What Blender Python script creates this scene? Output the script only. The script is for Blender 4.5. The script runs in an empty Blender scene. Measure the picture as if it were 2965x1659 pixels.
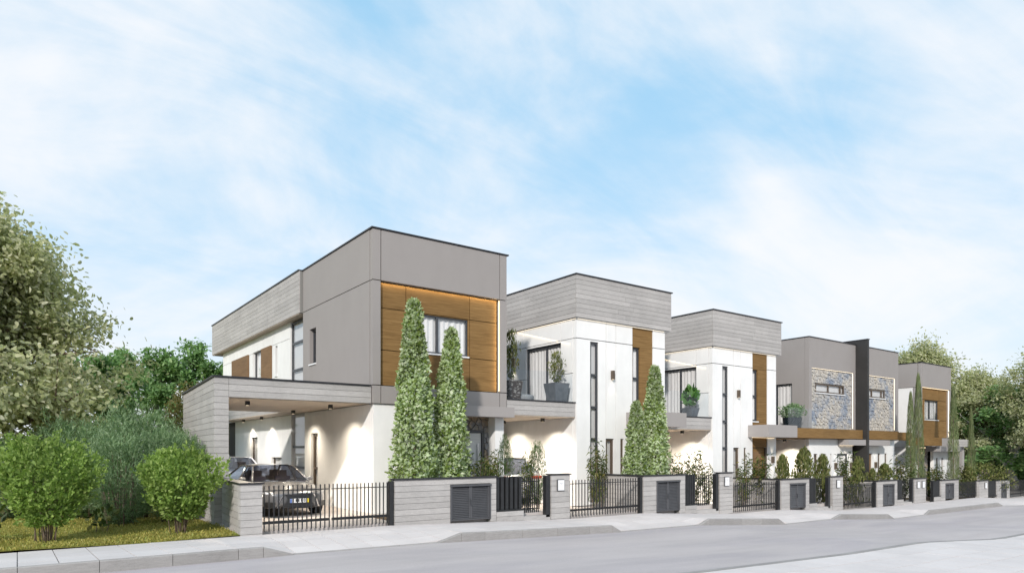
import bpy, math, random
import numpy as np
from mathutils import Vector
R = math.radians
scn = bpy.context.scene
# ------------------------------------------------------------------ camera, sky, sun, exposure
cam_d = bpy.data.cameras.new('camera'); cam = bpy.data.objects.new('camera', cam_d)
scn.collection.objects.link(cam); scn.camera = cam
cam.location = (0, 0, 1.7); cam.rotation_euler = (R(90), 0, R(53.74 - 90))
cam_d.sensor_width = 36; cam_d.lens = 23.713; cam_d.shift_y = 0.16
cam_d.clip_start = 0.1; cam_d.clip_end = 2000
SUN_EL, SUN_AZ = R(28), R(48)                 # azimuth measured from -Y towards -X
sdir = Vector((-math.sin(SUN_AZ) * math.cos(SUN_EL), -math.cos(SUN_AZ) * math.cos(SUN_EL), math.sin(SUN_EL)))
world = bpy.data.worlds.new('World'); scn.world = world; world.use_nodes = True
nt = world.node_tree; nt.nodes.clear()
def wn(t, **k):
    n = nt.nodes.new(t)
    for a, b in k.items(): setattr(n, a, b)
    return n
def wl(a, b): nt.links.new(a, b)
def wmath(op, a, b=None, c=None, clamp=False):
    n = wn('ShaderNodeMath', operation=op); n.use_clamp = clamp
    for i, v in enumerate((a, b, c)):
        if v is None: continue
        if isinstance(v, (int, float)): n.inputs[i].default_value = v
        else: wl(v, n.inputs[i])
    return n.outputs[0]
SKY_STRENGTH = 0.105
sky = wn('ShaderNodeTexSky', sky_type='NISHITA'); sky.sun_disc = False
sky.sun_elevation = SUN_EL; sky.sun_rotation = math.atan2(sdir.x, sdir.y)
sky.air_density = 1.0; sky.dust_density = 0.6; sky.ozone_density = 1.6
tc = wn('ShaderNodeTexCoord'); sep = wn('ShaderNodeSeparateXYZ'); wl(tc.outputs['Generated'], sep.inputs[0])
zz = wmath('MAXIMUM', sep.outputs[2], 0.0)
den = wmath('ADD', zz, 0.42)
cmb = wn('ShaderNodeCombineXYZ')
wl(wmath('DIVIDE', sep.outputs[0], den), cmb.inputs[0]); wl(wmath('DIVIDE', sep.outputs[1], den), cmb.inputs[1])
CLOUD_SHIFT = (12.1, 9.3, 0.0)
mp = wn('ShaderNodeMapping'); wl(cmb.outputs[0], mp.inputs[0])
mp.inputs['Location'].default_value = CLOUD_SHIFT; mp.inputs['Rotation'].default_value = (0, 0, R(36)); mp.inputs['Scale'].default_value = (0.85, 1.25, 1)
n1 = wn('ShaderNodeTexNoise'); wl(mp.outputs[0], n1.inputs['Vector'])
n1.inputs['Scale'].default_value = 1.7; n1.inputs['Detail'].default_value = 9; n1.inputs['Roughness'].default_value = 0.56; n1.inputs['Distortion'].default_value = 0.55
mp2 = wn('ShaderNodeMapping'); wl(cmb.outputs[0], mp2.inputs[0]); mp2.inputs['Rotation'].default_value = (0, 0, R(40)); mp2.inputs['Scale'].default_value = (0.8, 2.4, 1)
n2 = wn('ShaderNodeTexNoise'); wl(mp2.outputs[0], n2.inputs['Vector'])
n2.inputs['Scale'].default_value = 2.2; n2.inputs['Detail'].default_value = 7; n2.inputs['Roughness'].default_value = 0.6; n2.inputs['Distortion'].default_value = 0.8
mix0 = wmath('ADD', wmath('MULTIPLY', n1.outputs[0], 0.74), wmath('MULTIPLY', n2.outputs[0], 0.26))
mr = wn('ShaderNodeMapRange'); mr.interpolation_type = 'SMOOTHSTEP'; wl(mix0, mr.inputs[0])
mr.inputs[1].default_value = 0.355; mr.inputs[2].default_value = 0.64; mr.inputs[3].default_value = 0.0; mr.inputs[4].default_value = 0.92
haze_f = wmath('POWER', wmath('SUBTRACT', 1.0, zz, None, True), 3.6)
cf = wmath('SUBTRACT', 1.0, wmath('MULTIPLY', wmath('SUBTRACT', 1.0, mr.outputs[0]), wmath('SUBTRACT', 1.0, wmath('MULTIPLY', haze_f, 0.97))))
cf = wmath('MINIMUM', cf, 0.96)
tint = wn('ShaderNodeMixRGB', blend_type='MIX'); tint.inputs[0].default_value = 0.85
wl(sky.outputs[0], tint.inputs[1]); tint.inputs[2].default_value = (0.185 / SKY_STRENGTH, 0.375 / SKY_STRENGTH, 0.53 / SKY_STRENGTH, 1)
mx = wn('ShaderNodeMixRGB'); wl(cf, mx.inputs[0]); wl(tint.outputs[0], mx.inputs[1])
mx.inputs[2].default_value = (0.535 / SKY_STRENGTH, 0.54 / SKY_STRENGTH, 0.555 / SKY_STRENGTH, 1)
bg = wn('ShaderNodeBackground'); bg.inputs[1].default_value = SKY_STRENGTH; wl(mx.outputs[0], bg.inputs[0])
wo = wn('ShaderNodeOutputWorld'); wl(bg.outputs[0], wo.inputs[0])
sun_d = bpy.data.lights.new('sun', 'SUN'); sun_d.energy = 2.0; sun_d.angle = R(3.0); sun_d.color = (1.0, 0.945, 0.88)
sun = bpy.data.objects.new('sun', sun_d); scn.collection.objects.link(sun); sun.location = (-30, -30, 40)
sun.rotation_euler = (-sdir).to_track_quat('-Z', 'Y').to_euler()
scn.view_settings.view_transform = 'Standard'; scn.view_settings.look = 'None'
scn.view_settings.exposure = 0.87; scn.view_settings.gamma = 1.0; scn.view_settings.use_curve_mapping = False
scn.render.engine = 'CYCLES'
scn.cycles.use_denoising = True; scn.cycles.max_bounces = 7; scn.cycles.transparent_max_bounces = 12
scn.cycles.caustics_reflective = False; scn.cycles.caustics_refractive = False; scn.cycles.sample_clamp_indirect = 6

# ------------------------------------------------------------------ materials
M = {}
class NT:
    def __init__(s, name):
        s.m = bpy.data.materials.new(name); s.m.use_nodes = True; s.t = s.m.node_tree
        s.b = s.t.nodes['Principled BSDF']; s.o = s.t.nodes['Material Output']; M[name] = s.m
    def n(s, t, **k):
        x = s.t.nodes.new(t)
        for a, b in k.items():
            if a[0] == '_': x.inputs[a[1:].replace('_', ' ')].default_value = b
            else: setattr(x, a, b)
        return x
    def l(s, a, b): s.t.links.new(a, b)
    def pos(s, scale=(1, 1, 1), rot=(0, 0, 0)):
        g = s.n('ShaderNodeNewGeometry'); mp = s.n('ShaderNodeMapping'); s.l(g.outputs['Position'], mp.inputs[0])
        mp.inputs['Scale'].default_value = scale; mp.inputs['Rotation'].default_value = rot; return mp.outputs[0]
    def noise(s, vec, scale, detail=4, rough=.55, dist=0):
        x = s.n('ShaderNodeTexNoise'); s.l(vec, x.inputs['Vector'])
        x.inputs['Scale'].default_value = scale; x.inputs['Detail'].default_value = detail; x.inputs['Roughness'].default_value = rough; x.inputs['Distortion'].default_value = dist
        return x.outputs[0]
    def ramp(s, f, stops):
        r = s.n('ShaderNodeValToRGB'); s.l(f, r.inputs[0]); e = r.color_ramp.elements
        while len(e) < len(stops): e.new(.5)
        for i, (p, c) in enumerate(stops): e[i].position = p; e[i].color = (*c, 1)
        return r.outputs[0]
    def mix(s, a, b, f, mode='MIX'):
        x = s.n('ShaderNodeMixRGB', blend_type=mode)
        for i, v in ((0, f), (1, a), (2, b)):
            if isinstance(v, (int, float)): x.inputs[i].default_value = v
            elif isinstance(v, tuple): x.inputs[i].default_value = (*v, 1)
            else: s.l(v, x.inputs[i])
        return x.outputs[0]
    def math(s, op, a, b):
        x = s.n('ShaderNodeMath', operation=op)
        for i, v in enumerate((a, b)):
            if isinstance(v, (int, float)): x.inputs[i].default_value = v
            else: s.l(v, x.inputs[i])
        return x.outputs[0]
    def col(s, c):
        if isinstance(c, tuple): s.b.inputs['Base Color'].default_value = (*c, 1)
        else: s.l(c, s.b.inputs['Base Color'])
    def set(s, rough=.6, metal=0, spec=.5):
        s.b.inputs['Roughness'].default_value = rough; s.b.inputs['Metallic'].default_value = metal; s.b.inputs['Specular IOR Level'].default_value = spec
    def bump(s, h, dist=.01, st=.5):
        x = s.n('ShaderNodeBump'); x.inputs['Distance'].default_value = dist; x.inputs['Strength'].default_value = st
        s.l(h, x.inputs['Height']); s.l(x.outputs[0], s.b.inputs['Normal'])
    def orand(s): return s.n('ShaderNodeObjectInfo').outputs['Random']
    def irand(s): return s.n('ShaderNodeNewGeometry').outputs['Random Per Island']
def g3(v): return (v, v * .955, v * .925)

def mat_concrete(name, base, tone=.10):
    k = NT(name); p = k.pos((1, 1, 1))
    a = k.noise(p, 1.3, 5); b = k.noise(k.pos((3, 3, 22)), 2.0, 6, .65); c = k.noise(p, 38, 3, .7)
    f = k.math('ADD', k.math('MULTIPLY', a, .3), k.math('ADD', k.math('MULTIPLY', b, .45), k.math('MULTIPLY', c, .25)))
    col = k.ramp(f, [(.30, g3(base * .62)), (.42, g3(base * .88)), (.54, g3(base * 1.03)), (.68, g3(base * 1.16))])
    t = k.n('ShaderNodeMapRange'); k.l(k.orand(), t.inputs[0]); t.inputs[3].default_value = 1 - tone; t.inputs[4].default_value = 1 + tone * .7
    col = k.mix(col, t.outputs[0], 1.0, 'MULTIPLY'); k.col(col); k.set(.85, 0, .25); k.bump(k.math('ADD', b, c), .006, .6)
mat_concrete('concrete', .42); mat_concrete('concrete_band', .425); mat_concrete('kerb_concrete', .31, .06)
k = NT('joint_dark'); k.col((.22, .215, .205)); k.set(.95, 0, .1)
def plaster(name, c, v=.03):
    k = NT(name); a = k.noise(k.pos(), .9, 4); b = k.noise(k.pos((1, 1, .35)), 3.2, 4); f = k.math('ADD', k.math('MULTIPLY', a, .6), k.math('MULTIPLY', b, .4))
    lo = tuple(x * (1 - v * 1.6) for x in c); hi = tuple(min(.9, x * (1 + v)) for x in c)
    k.col(k.ramp(f, [(.35, lo), (.62, hi)])); k.set(.8, 0, .2); k.bump(k.noise(k.pos(), 90, 3), .002, .35)
plaster('white_plaster', (.79, .785, .775), .04); plaster('grey_render', (.302, .280, .270), .02); plaster('grey_canopy', (.33, .307, .297), .02)
def wood(name, lo, mid, hi, sc=(1.1, 1.1, 30)):
    k = NT(name); v = k.pos(sc)
    a = k.noise(v, 1.6, 6, .6, .5); b = k.noise(k.pos((.5, .5, 3)), 1.1, 3); f = k.math('ADD', k.math('MULTIPLY', a, .75), k.math('MULTIPLY', b, .25))
    c = k.ramp(f, [(.32, lo), (.5, mid), (.68, hi)])
    t = k.n('ShaderNodeMapRange'); k.l(k.orand(), t.inputs[0]); t.inputs[3].default_value = .88; t.inputs[4].default_value = 1.08
    k.col(k.mix(c, t.outputs[0], 1.0, 'MULTIPLY')); k.set(.6, 0, .12); k.bump(a, .003, .4)
wood('oak', (.13, .073, .027), (.205, .12, .046), (.27, .166, .068))
wood('oak_dark', (.15, .088, .045), (.205, .125, .066), (.25, .155, .085))
wood('soffit_wood', (.40, .33, .265), (.49, .41, .335), (.57, .485, .40), (1.2, 14, 1.2))
wood('door_pale', (.5, .49, .48), (.62, .61, .60), (.68, .67, .66))
k = NT('granite'); f = k.noise(k.pos(), 14, 5, .7); k.col(k.ramp(f, [(.45, (.018, .018, .022)), (.66, (.035, .035, .04)), (.74, (.30, .30, .30))])); k.set(.35)
k = NT('anthracite'); k.col(k.ramp(k.noise(k.pos(), 6, 3), [(.3, (.014, .0145, .016)), (.7, (.022, .023, .025))])); k.set(.45)
k = NT('fin_dark'); k.col(k.ramp(k.noise(k.pos(), 1.2, 4), [(.3, (.022, .021, .02)), (.7, (.032, .030, .029))])); k.set(.55)
k = NT('cabinet_grey'); k.col(k.ramp(k.noise(k.pos(), 5, 3), [(.3, (.066, .067, .073)), (.7, (.082, .083, .09))])); k.set(.45)
k = NT('frame_dark'); k.col((.045, .048, .055)); k.set(.4)
k = NT('frame_brown'); k.col((.09, .065, .045)); k.set(.45)
k = NT('lamp_black'); k.col((.012, .012, .012)); k.set(.4)
k = NT('paper'); k.col((.78, .78, .79)); k.set(.5)
k = NT('print_grey'); k.col((.45, .45, .47)); k.set(.6)
def emis(name, c, st):
    k = NT(name); k.col((0, 0, 0)); k.b.inputs['Emission Color'].default_value = (*c, 1); k.b.inputs['Emission Strength'].default_value = st
emis('led_warm', (1.0, .78, .5), 1.6); emis('led_white', (1.0, .86, .66), 1.5); emis('bulb', (1, .8, .55), 1.0)
def glass(name, tint, refl=.1, alpha=.75):
    k = NT(name); t = k.t; t.nodes.remove(k.b)
    tr = k.n('ShaderNodeBsdfTransparent'); tr.inputs[0].default_value = (*tint, 1)
    gl = k.n('ShaderNodeBsdfGlossy'); gl.inputs[1].default_value = .02; gl.inputs[0].default_value = (.95, .97, 1, 1)
    fr = k.n('ShaderNodeLayerWeight'); fr.inputs[0].default_value = .5
    f = k.math('ADD', k.math('MULTIPLY', k.math('POWER', fr.outputs['Facing'], 4.0), .5), refl); ms = k.n('ShaderNodeMixShader'); k.l(f, ms.inputs[0]); k.l(tr.outputs[0], ms.inputs[1]); k.l(gl.outputs[0], ms.inputs[2]); k.l(ms.outputs[0], k.o.inputs[0])
glass('pane_glass', (.98, .985, .99), .03); glass('rail_glass', (.96, .975, .985), .015); glass('car_glass', (.5, .54, .62), .12)
k = NT('curtain'); f = k.noise(k.pos((9, 9, .4)), 1.5, 3); k.col(k.ramp(f, [(.3, (.70, .67, .65)), (.7, (.86, .84, .82))])); k.set(.9, 0, .1)
k = NT('blind'); k.col((.62, .60, .58)); k.set(.85, 0, .1)
k = NT('dark_interior'); k.col((.05, .048, .045)); k.set(.9)
k = NT('asphalt'); a = k.noise(k.pos(), 60, 4, .75); b = k.noise(k.pos((.35, .9, 1)), .8, 5); c = k.noise(k.pos((.15, 1.6, 1)), 1.4, 4, .6)
f = k.math('ADD', k.math('MULTIPLY', a, .55), k.math('ADD', k.math('MULTIPLY', b, .25), k.math('MULTIPLY', c, .2)))
pt = k.ramp(k.noise(k.pos((.11, .30, 1), (0, 0, R(12))), 1.0, 5, .62, .6), [(.42, (.90, .90, .93)), (.54, (1, 1, 1))])  # bluish darker patches: soft shadow put into the colour, along with wear
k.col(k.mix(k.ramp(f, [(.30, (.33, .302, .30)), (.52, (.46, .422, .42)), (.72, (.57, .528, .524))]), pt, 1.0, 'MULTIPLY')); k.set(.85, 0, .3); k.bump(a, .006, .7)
k = NT('paving_tile'); a = k.noise(k.pos(), 1.2, 5); b = k.noise(k.pos(), 45, 3, .7)
f = k.math('ADD', k.math('MULTIPLY', a, .6), k.math('MULTIPLY', b, .4)); cc = k.ramp(f, [(.3, (.56, .52, .51)), (.6, (.645, .60, .588))])
t = k.n('ShaderNodeMapRange'); k.l(k.orand(), t.inputs[0]); t.inputs[3].default_value = .94; t.inputs[4].default_value = 1.03
k.col(k.mix(cc, t.outputs[0], 1.0, 'MULTIPLY')); k.set(.75, 0, .3); k.bump(b, .003, .5)
k = NT('paving_rest'); k.col(k.ramp(k.noise(k.pos(), 1.2, 5), [(.3, (.60, .572, .565)), (.65, (.69, .66, .652))])); k.set(.75, 0, .3)
k = NT('mortar'); k.col((.33, .32, .315)); k.set(.95, 0, .1)
k = NT('yard_paving'); k.col(k.ramp(k.noise(k.pos(), 2.5, 5), [(.3, (.41, .37, .35)), (.7, (.52, .475, .45))])); k.set(.8, 0, .3)
k = NT('soil'); k.col(k.ramp(k.noise(k.pos(), 5, 6), [(.3, (.10, .07, .045)), (.7, (.18, .13, .085))])); k.set(.95, 0, .1); k.bump(k.noise(k.pos(), 20, 4), .03, .8)
k = NT('lawn'); a = k.noise(k.pos(), .9, 5); k.col(k.ramp(a, [(.3, (.22, .21, .05)), (.5, (.31, .28, .07)), (.7, (.25, .29, .075))])); k.set(.95, 0, .1); k.bump(k.noise(k.pos(), 60, 4), .03, 1)
def leaf_mat(name, stops, transl=.5, rough=.5, spec=.3):
    k = NT(name); c = k.ramp(k.irand(), stops); a = k.noise(k.pos(), 1.1, 2)
    mr = k.n('ShaderNodeMapRange'); k.l(a, mr.inputs[0]); mr.inputs[1].default_value = .35; mr.inputs[2].default_value = .65; mr.inputs[3].default_value = .8; mr.inputs[4].default_value = 1.12
    c = k.mix(c, mr.outputs[0], 1.0, 'MULTIPLY'); k.col(c); k.set(rough, 0, spec)
    tl = k.n('ShaderNodeBsdfTranslucent'); k.l(k.mix(c, (1.0, 1.1, .5), .6, 'MULTIPLY'), tl.inputs[0])
    ms = k.n('ShaderNodeMixShader'); ms.inputs[0].default_value = transl; k.l(k.b.outputs[0], ms.inputs[1]); k.l(tl.outputs[0], ms.inputs[2]); k.l(ms.outputs[0], k.o.inputs[0])
leaf_mat('leaf_linden', [(0, (0.364, 0.395, 0.197)), (0.6, (0.495, 0.509, 0.307)), (0.9, (0.64, 0.623, 0.425)), (1, (0.7, 0.686, 0.562))])
leaf_mat('leaf_green', [(0, (0.152, 0.264, 0.105)), (0.5, (0.213, 0.363, 0.141)), (0.9, (0.289, 0.449, 0.186)), (1, (0.427, 0.528, 0.267))])
leaf_mat('leaf_blue', [(0, (0.139, 0.225, 0.117)), (0.5, (0.226, 0.335, 0.181)), (0.85, (0.332, 0.458, 0.266)), (1, (0.514, 0.626, 0.402))])
leaf_mat('leaf_bush', [(0, (0.177, 0.278, 0.061)), (0.5, (0.258, 0.375, 0.093)), (0.9, (0.345, 0.461, 0.131)), (1, (0.463, 0.557, 0.209))])
leaf_mat('leaf_pale', [(0, (0.136, 0.198, 0.031)), (0.25, (0.205, 0.279, 0.07)), (0.45, (0.398, 0.496, 0.247)), (0.8, (0.514, 0.61, 0.383)), (1, (0.629, 0.66, 0.508))], .35)
leaf_mat('leaf_cypress', [(0, (0.075, 0.108, 0.042)), (0.5, (0.141, 0.19, 0.075)), (0.8, (0.215, 0.26, 0.112)), (1, (0.281, 0.27, 0.135))], .15)
leaf_mat('leaf_bamboo', [(0, (0.042, 0.07, 0.02)), (0.5, (0.084, 0.126, 0.031)), (0.8, (0.182, 0.196, 0.056)), (1, (0.308, 0.266, 0.084))], .3)
leaf_mat('leaf_column', [(0, (0.07, 0.095, 0.023)), (0.5, (0.129, 0.152, 0.043)), (0.85, (0.21, 0.216, 0.076)), (1, (0.291, 0.253, 0.119))], .3)
leaf_mat('leaf_conifer', [(0, (0.042, 0.089, 0.024)), (0.6, (0.077, 0.149, 0.043)), (1, (0.131, 0.202, 0.071))], .2)
leaf_mat('leaf_glossy', [(0, (0.039, 0.111, 0.023)), (0.6, (0.078, 0.195, 0.039)), (1, (0.156, 0.299, 0.078))], .25, .3, .5)
leaf_mat('leaf_olive', [(0, (0.117, 0.111, 0.033)), (0.6, (0.182, 0.163, 0.058)), (1, (0.26, 0.227, 0.098))])
leaf_mat('grass_blade', [(0, (0.205, 0.221, 0.045)), (0.5, (0.371, 0.326, 0.08)), (0.8, (0.489, 0.42, 0.14)), (1, (0.265, 0.347, 0.08))], .3)
k = NT('bark'); k.col(k.ramp(k.noise(k.pos((4, 4, 1)), 3, 5), [(.3, (.12, .085, .065)), (.7, (.25, .19, .155))])); k.set(.9, 0, .2); k.bump(k.noise(k.pos((6, 6, 1)), 5, 4), .03, .8)
k = NT('bark_pale'); k.col(k.ramp(k.noise(k.pos((3, 3, 1)), 4, 5), [(.3, (.24, .235, .22)), (.7, (.48, .47, .44))])); k.set(.9, 0, .2)
def paint(name, c, metal=.3, rough=.25, coat=.6):
    k = NT(name); k.col(c); k.set(rough, metal, .5); k.b.inputs['Coat Weight'].default_value = coat; k.b.inputs['Coat Roughness'].default_value = .04
paint('paint_grey', (.15, .15, .158), .35, .22); paint('paint_white', (.72, .72, .74), 0, .3); paint('paint_silver', (.36, .38, .41), .5, .3); paint('paint_red', (.30, .045, .03), .2, .3)
k = NT('rubber'); k.col((.014, .014, .015)); k.set(.8)
k = NT('chrome'); k.col((.7, .7, .72)); k.set(.15, 1)
k = NT('rim_metal'); k.col((.28, .28, .3)); k.set(.3, .9)
k = NT('grille_black'); k.col((.012, .012, .013)); k.set(.35)
k = NT('headlight_glass'); k.col((.62, .65, .70)); k.set(.1, .2, .8)
k = NT('tail_red'); k.col((.42, .012, .012)); k.set(.2, 0, .7)
k = NT('plate_white'); k.col((.8, .8, .8)); k.set(.5)
k = NT('plate_blue'); k.col((.03, .11, .42)); k.set(.5)
k = NT('plate_yellow'); k.col((.8, .62, .03)); k.set(.5)
k = NT('seat_dark'); k.col((.06, .05, .075)); k.set(.8)
k = NT('pot_grey'); k.col(k.ramp(k.noise(k.pos(), 5, 4), [(.35, (.085, .095, .105)), (.7, (.14, .15, .165))])); k.set(.35)
k = NT('pot_brown'); k.col(k.ramp(k.noise(k.pos((1, 1, 2)), 9, 3), [(.52, (.045, .033, .028)), (.60, (.30, .28, .26))])); k.set(.35)
k = NT('pot_black'); k.col((.012, .018, .022)); k.set(.25)
k = NT('pouf_fabric'); k.col(k.ramp(k.noise(k.pos(), 30, 3), [(.3, (.20, .205, .21)), (.7, (.29, .295, .30))])); k.set(.95, 0, .1)
def stone_mat(name, cols):
    k = NT(name); n = len(cols); ps = k.noise(k.pos(), 1.05, 3, .6); mr = k.n('ShaderNodeMapRange'); k.l(ps, mr.inputs[0]); mr.inputs[1].default_value = .32; mr.inputs[2].default_value = .68
    fac = k.math('ADD', k.math('MULTIPLY', mr.outputs[0], .72), k.math('MULTIPLY', k.orand(), .28)); c = k.ramp(fac, [((i + .5) / n, q) for i, q in enumerate(cols)])
    f = k.noise(k.pos(), 9, 5, .65); k.col(k.mix(c, k.ramp(f, [(.3, (.55, .56, .6)), (.7, (1.25, 1.2, 1.12))]), .8, 'MULTIPLY')); k.set(.8, 0, .3); k.bump(f, .02, .8)
stone_mat('stone', [(.20, .235, .305), (.26, .295, .35), (.34, .355, .385), (.42, .415, .405), (.46, .44, .41), (.49, .465, .425), (.43, .405, .365)])
stone_mat('stone_warm', [(.24, .19, .14), (.33, .28, .215), (.22, .235, .26), (.29, .235, .175), (.38, .32, .245)])

# ------------------------------------------------------------------ mesh and object helpers
COL = scn.collection
ORG = {}
def tag(o, label=None, cat=None, group=None, kind=None):
    if label: o['label'] = label
    if cat: o['category'] = cat
    if group: o['group'] = group
    if kind: o['kind'] = kind
    return o
def thing(name, loc, label, cat, group=None, rz=0):
    o = bpy.data.objects.new(name, None); o.location = loc; o.rotation_euler = (0, 0, rz); o.empty_display_size = .2
    COL.objects.link(o); ORG[o] = Vector(loc); return tag(o, label, cat, group, 'thing')
def link(name, me, parent=None, loc=None):
    o = bpy.data.objects.new(name, me); COL.objects.link(o)
    if parent is not None:
        o.parent = parent; ORG[o] = ORG[parent]
    else: ORG[o] = Vector((0, 0, 0))
    if loc is not None: o.location = loc
    return o
class MB:
    def __init__(s): s.v = []; s.f = []
    def add(s, vs, fs):
        b = len(s.v); s.v += [tuple(p) for p in vs]; s.f += [tuple(b + i for i in q) for q in fs]; return s
    def box(s, x0, x1, y0, y1, z0, z1):
        return s.add([(x0, y0, z0), (x1, y0, z0), (x1, y1, z0), (x0, y1, z0), (x0, y0, z1), (x1, y0, z1), (x1, y1, z1), (x0, y1, z1)],
                     [(0, 3, 2, 1), (4, 5, 6, 7), (0, 1, 5, 4), (1, 2, 6, 5), (2, 3, 7, 6), (3, 0, 4, 7)])
    def prism(s, poly, z0, z1):
        n = len(poly)
        return s.add([(x, y, z0) for x, y in poly] + [(x, y, z1) for x, y in poly],
                     [tuple(range(n - 1, -1, -1)), tuple(range(n, 2 * n))] + [(i, (i + 1) % n, n + (i + 1) % n, n + i) for i in range(n)])
    def tube(s, p, q, r0, r1, n=6, cap=True):
        p, q = Vector(p), Vector(q); d = (q - p)
        if d.length < 1e-6: return s
        d.normalize(); a = d.orthogonal().normalized(); b = d.cross(a)
        vs = []
        for c, r in ((p, r0), (q, r1)):
            for i in range(n):
                t = 2 * math.pi * i / n; vs.append(c + a * (math.cos(t) * r) + b * (math.sin(t) * r))
        fs = [(i, (i + 1) % n, n + (i + 1) % n, n + i) for i in range(n)]
        if cap: fs += [tuple(range(n - 1, -1, -1)), tuple(range(n, 2 * n))]
        return s.add(vs, fs)
    def lathe(s, prof, n=20, c=(0, 0, 0)):
        b = len(s.v)
        for r, z in prof:
            for i in range(n):
                t = 2 * math.pi * i / n; s.v.append((c[0] + r * math.cos(t), c[1] + r * math.sin(t), c[2] + z))
        for j in range(len(prof) - 1):
            for i in range(n): s.f.append((b + j * n + i, b + j * n + (i + 1) % n, b + (j + 1) * n + (i + 1) % n, b + (j + 1) * n + i))
        s.f.append(tuple(b + i for i in range(n - 1, -1, -1))); e = b + (len(prof) - 1) * n; s.f.append(tuple(e + i for i in range(n)))
        return s
    def mesh(s, name, mat, off=(0, 0, 0), smooth=False):
        me = bpy.data.meshes.new(name); ox, oy, oz = off
        me.from_pydata([(x - ox, y - oy, z - oz) for x, y, z in s.v], [], s.f)
        if mat: me.materials.append(M[mat])
        if smooth: me.polygons.foreach_set('use_smooth', [True] * len(me.polygons))
        return me
    def build(s, name, mat, parent=None, smooth=False):     # verts in world coordinates
        return link(name, s.mesh(name, mat, ORG[parent] if parent is not None else (0, 0, 0), smooth), parent)
UNIT = MB().box(-.5, .5, -.5, .5, -.5, .5)
_unit = {}
def unit(mat):
    if mat not in _unit: _unit[mat] = UNIT.mesh('piece_' + mat, mat)
    return _unit[mat]
def piece(name, mat, parent, c, size, rz=0):                # shares one box mesh per material
    o = link(name, unit(mat), parent, Vector(c) - ORG[parent]); o.scale = size; o.rotation_euler = (0, 0, rz); return o
def abox(mb, ax, c, u0, u1, d0, d1, z0, z1):                # ax 'f': faces -Y at Y=c; ax 's': faces -X at X=c; d is depth behind the face
    if ax == 'f': mb.box(u0, u1, c + d0, c + d1, z0, z1)
    else: mb.box(c + d0, c + d1, u0, u1, z0, z1)
    return mb
def cells(u0, u1, z0, z1, holes):
    us = sorted({u0, u1, *[min(max(h[i], u0), u1) for h in holes for i in (0, 1)]}); zs = sorted({z0, z1, *[min(max(h[i], z0), z1) for h in holes for i in (2, 3)]})
    out = []
    for a, b in zip(zs, zs[1:]):
        run = None
        for p, q in zip(us, us[1:]):
            m, n = (p + q) / 2, (a + b) / 2
            if any(h[0] < m < h[1] and h[2] < n < h[3] for h in holes):
                if run: out.append((*run, a, b)); run = None
            else: run = (run[0], q) if run else (p, q)
        if run: out.append((*run, a, b))
    return out
def panel(parent, name, mat, ax, c, u0, u1, z0, z1, holes=(), t=.16, gap=.012):
    mb = MB()
    for a, b, e, f in cells(u0 + gap, u1 - gap, z0 + gap, z1 - gap, holes): abox(mb, ax, c, a, b, 0, t, e, f)
    return mb.build(name, mat, parent)
def flat(parent, name, mat, ax, c, u0, u1, z0, z1, holes=(), t=.16): return panel(parent, name, mat, ax, c, u0, u1, z0, z1, holes, t, 0)
rng = random.Random(7)
def boards(parent, name, p0, ang, L, z0, z1, ch=.148, bl=2.6, holes=(), mat='concrete', t=.024, gap=.008):
    """board-marked concrete: each board its own piece in front of a darker joint plane. Face normal is to the right of the walking direction."""
    dx, dy = math.cos(ang), math.sin(ang); nx, ny = dy, -dx
    n = max(1, round((z1 - z0) / ch)); h = (z1 - z0) / n
    for i in range(n):
        a, b = z0 + i * h, z0 + (i + 1) * h
        segs = [(0.0, L)]
        for hu0, hu1, hz0, hz1 in holes:
            if hz0 < (a + b) / 2 < hz1:
                segs = [s for q in segs for s in ((q[0], min(q[1], hu0)), (max(q[0], hu1), q[1])) if s[1] - s[0] > .03]
        for s0, s1 in segs:
            m = max(1, round((s1 - s0) / (bl * rng.uniform(.85, 1.2)))); cuts = [s0] + sorted(s0 + (s1 - s0) * (j + rng.uniform(-.25, .25)) / m for j in range(1, m)) + [s1]
            for c0, c1 in zip(cuts, cuts[1:]):
                tt = t + rng.uniform(-.002, .002); mid = (c0 + c1) / 2
                piece(name, mat, parent, (p0[0] + dx * mid + nx * tt / 2, p0[1] + dy * mid + ny * tt / 2, (a + b) / 2), (max(.02, c1 - c0 - .006), tt, h - gap), ang)
def led(parent, x0, x1, y0, y1, z0, z1, mat='led_warm'): MB().box(x0, x1, y0, y1, z0, z1).build('light_strip', mat, parent)
def strip_lamp(parent, x, y, z, length, rot, energy):
    d = bpy.data.lights.new('strip_lamp', 'AREA'); d.shape = 'RECTANGLE'; d.size = length; d.size_y = .012; d.energy = energy; d.color = (1, .74, .40)
    o = bpy.data.objects.new('strip_lamp', d); COL.objects.link(o); o.parent = parent; o.location = Vector((x, y, z)) - ORG[parent]; o.rotation_euler = rot
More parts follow.
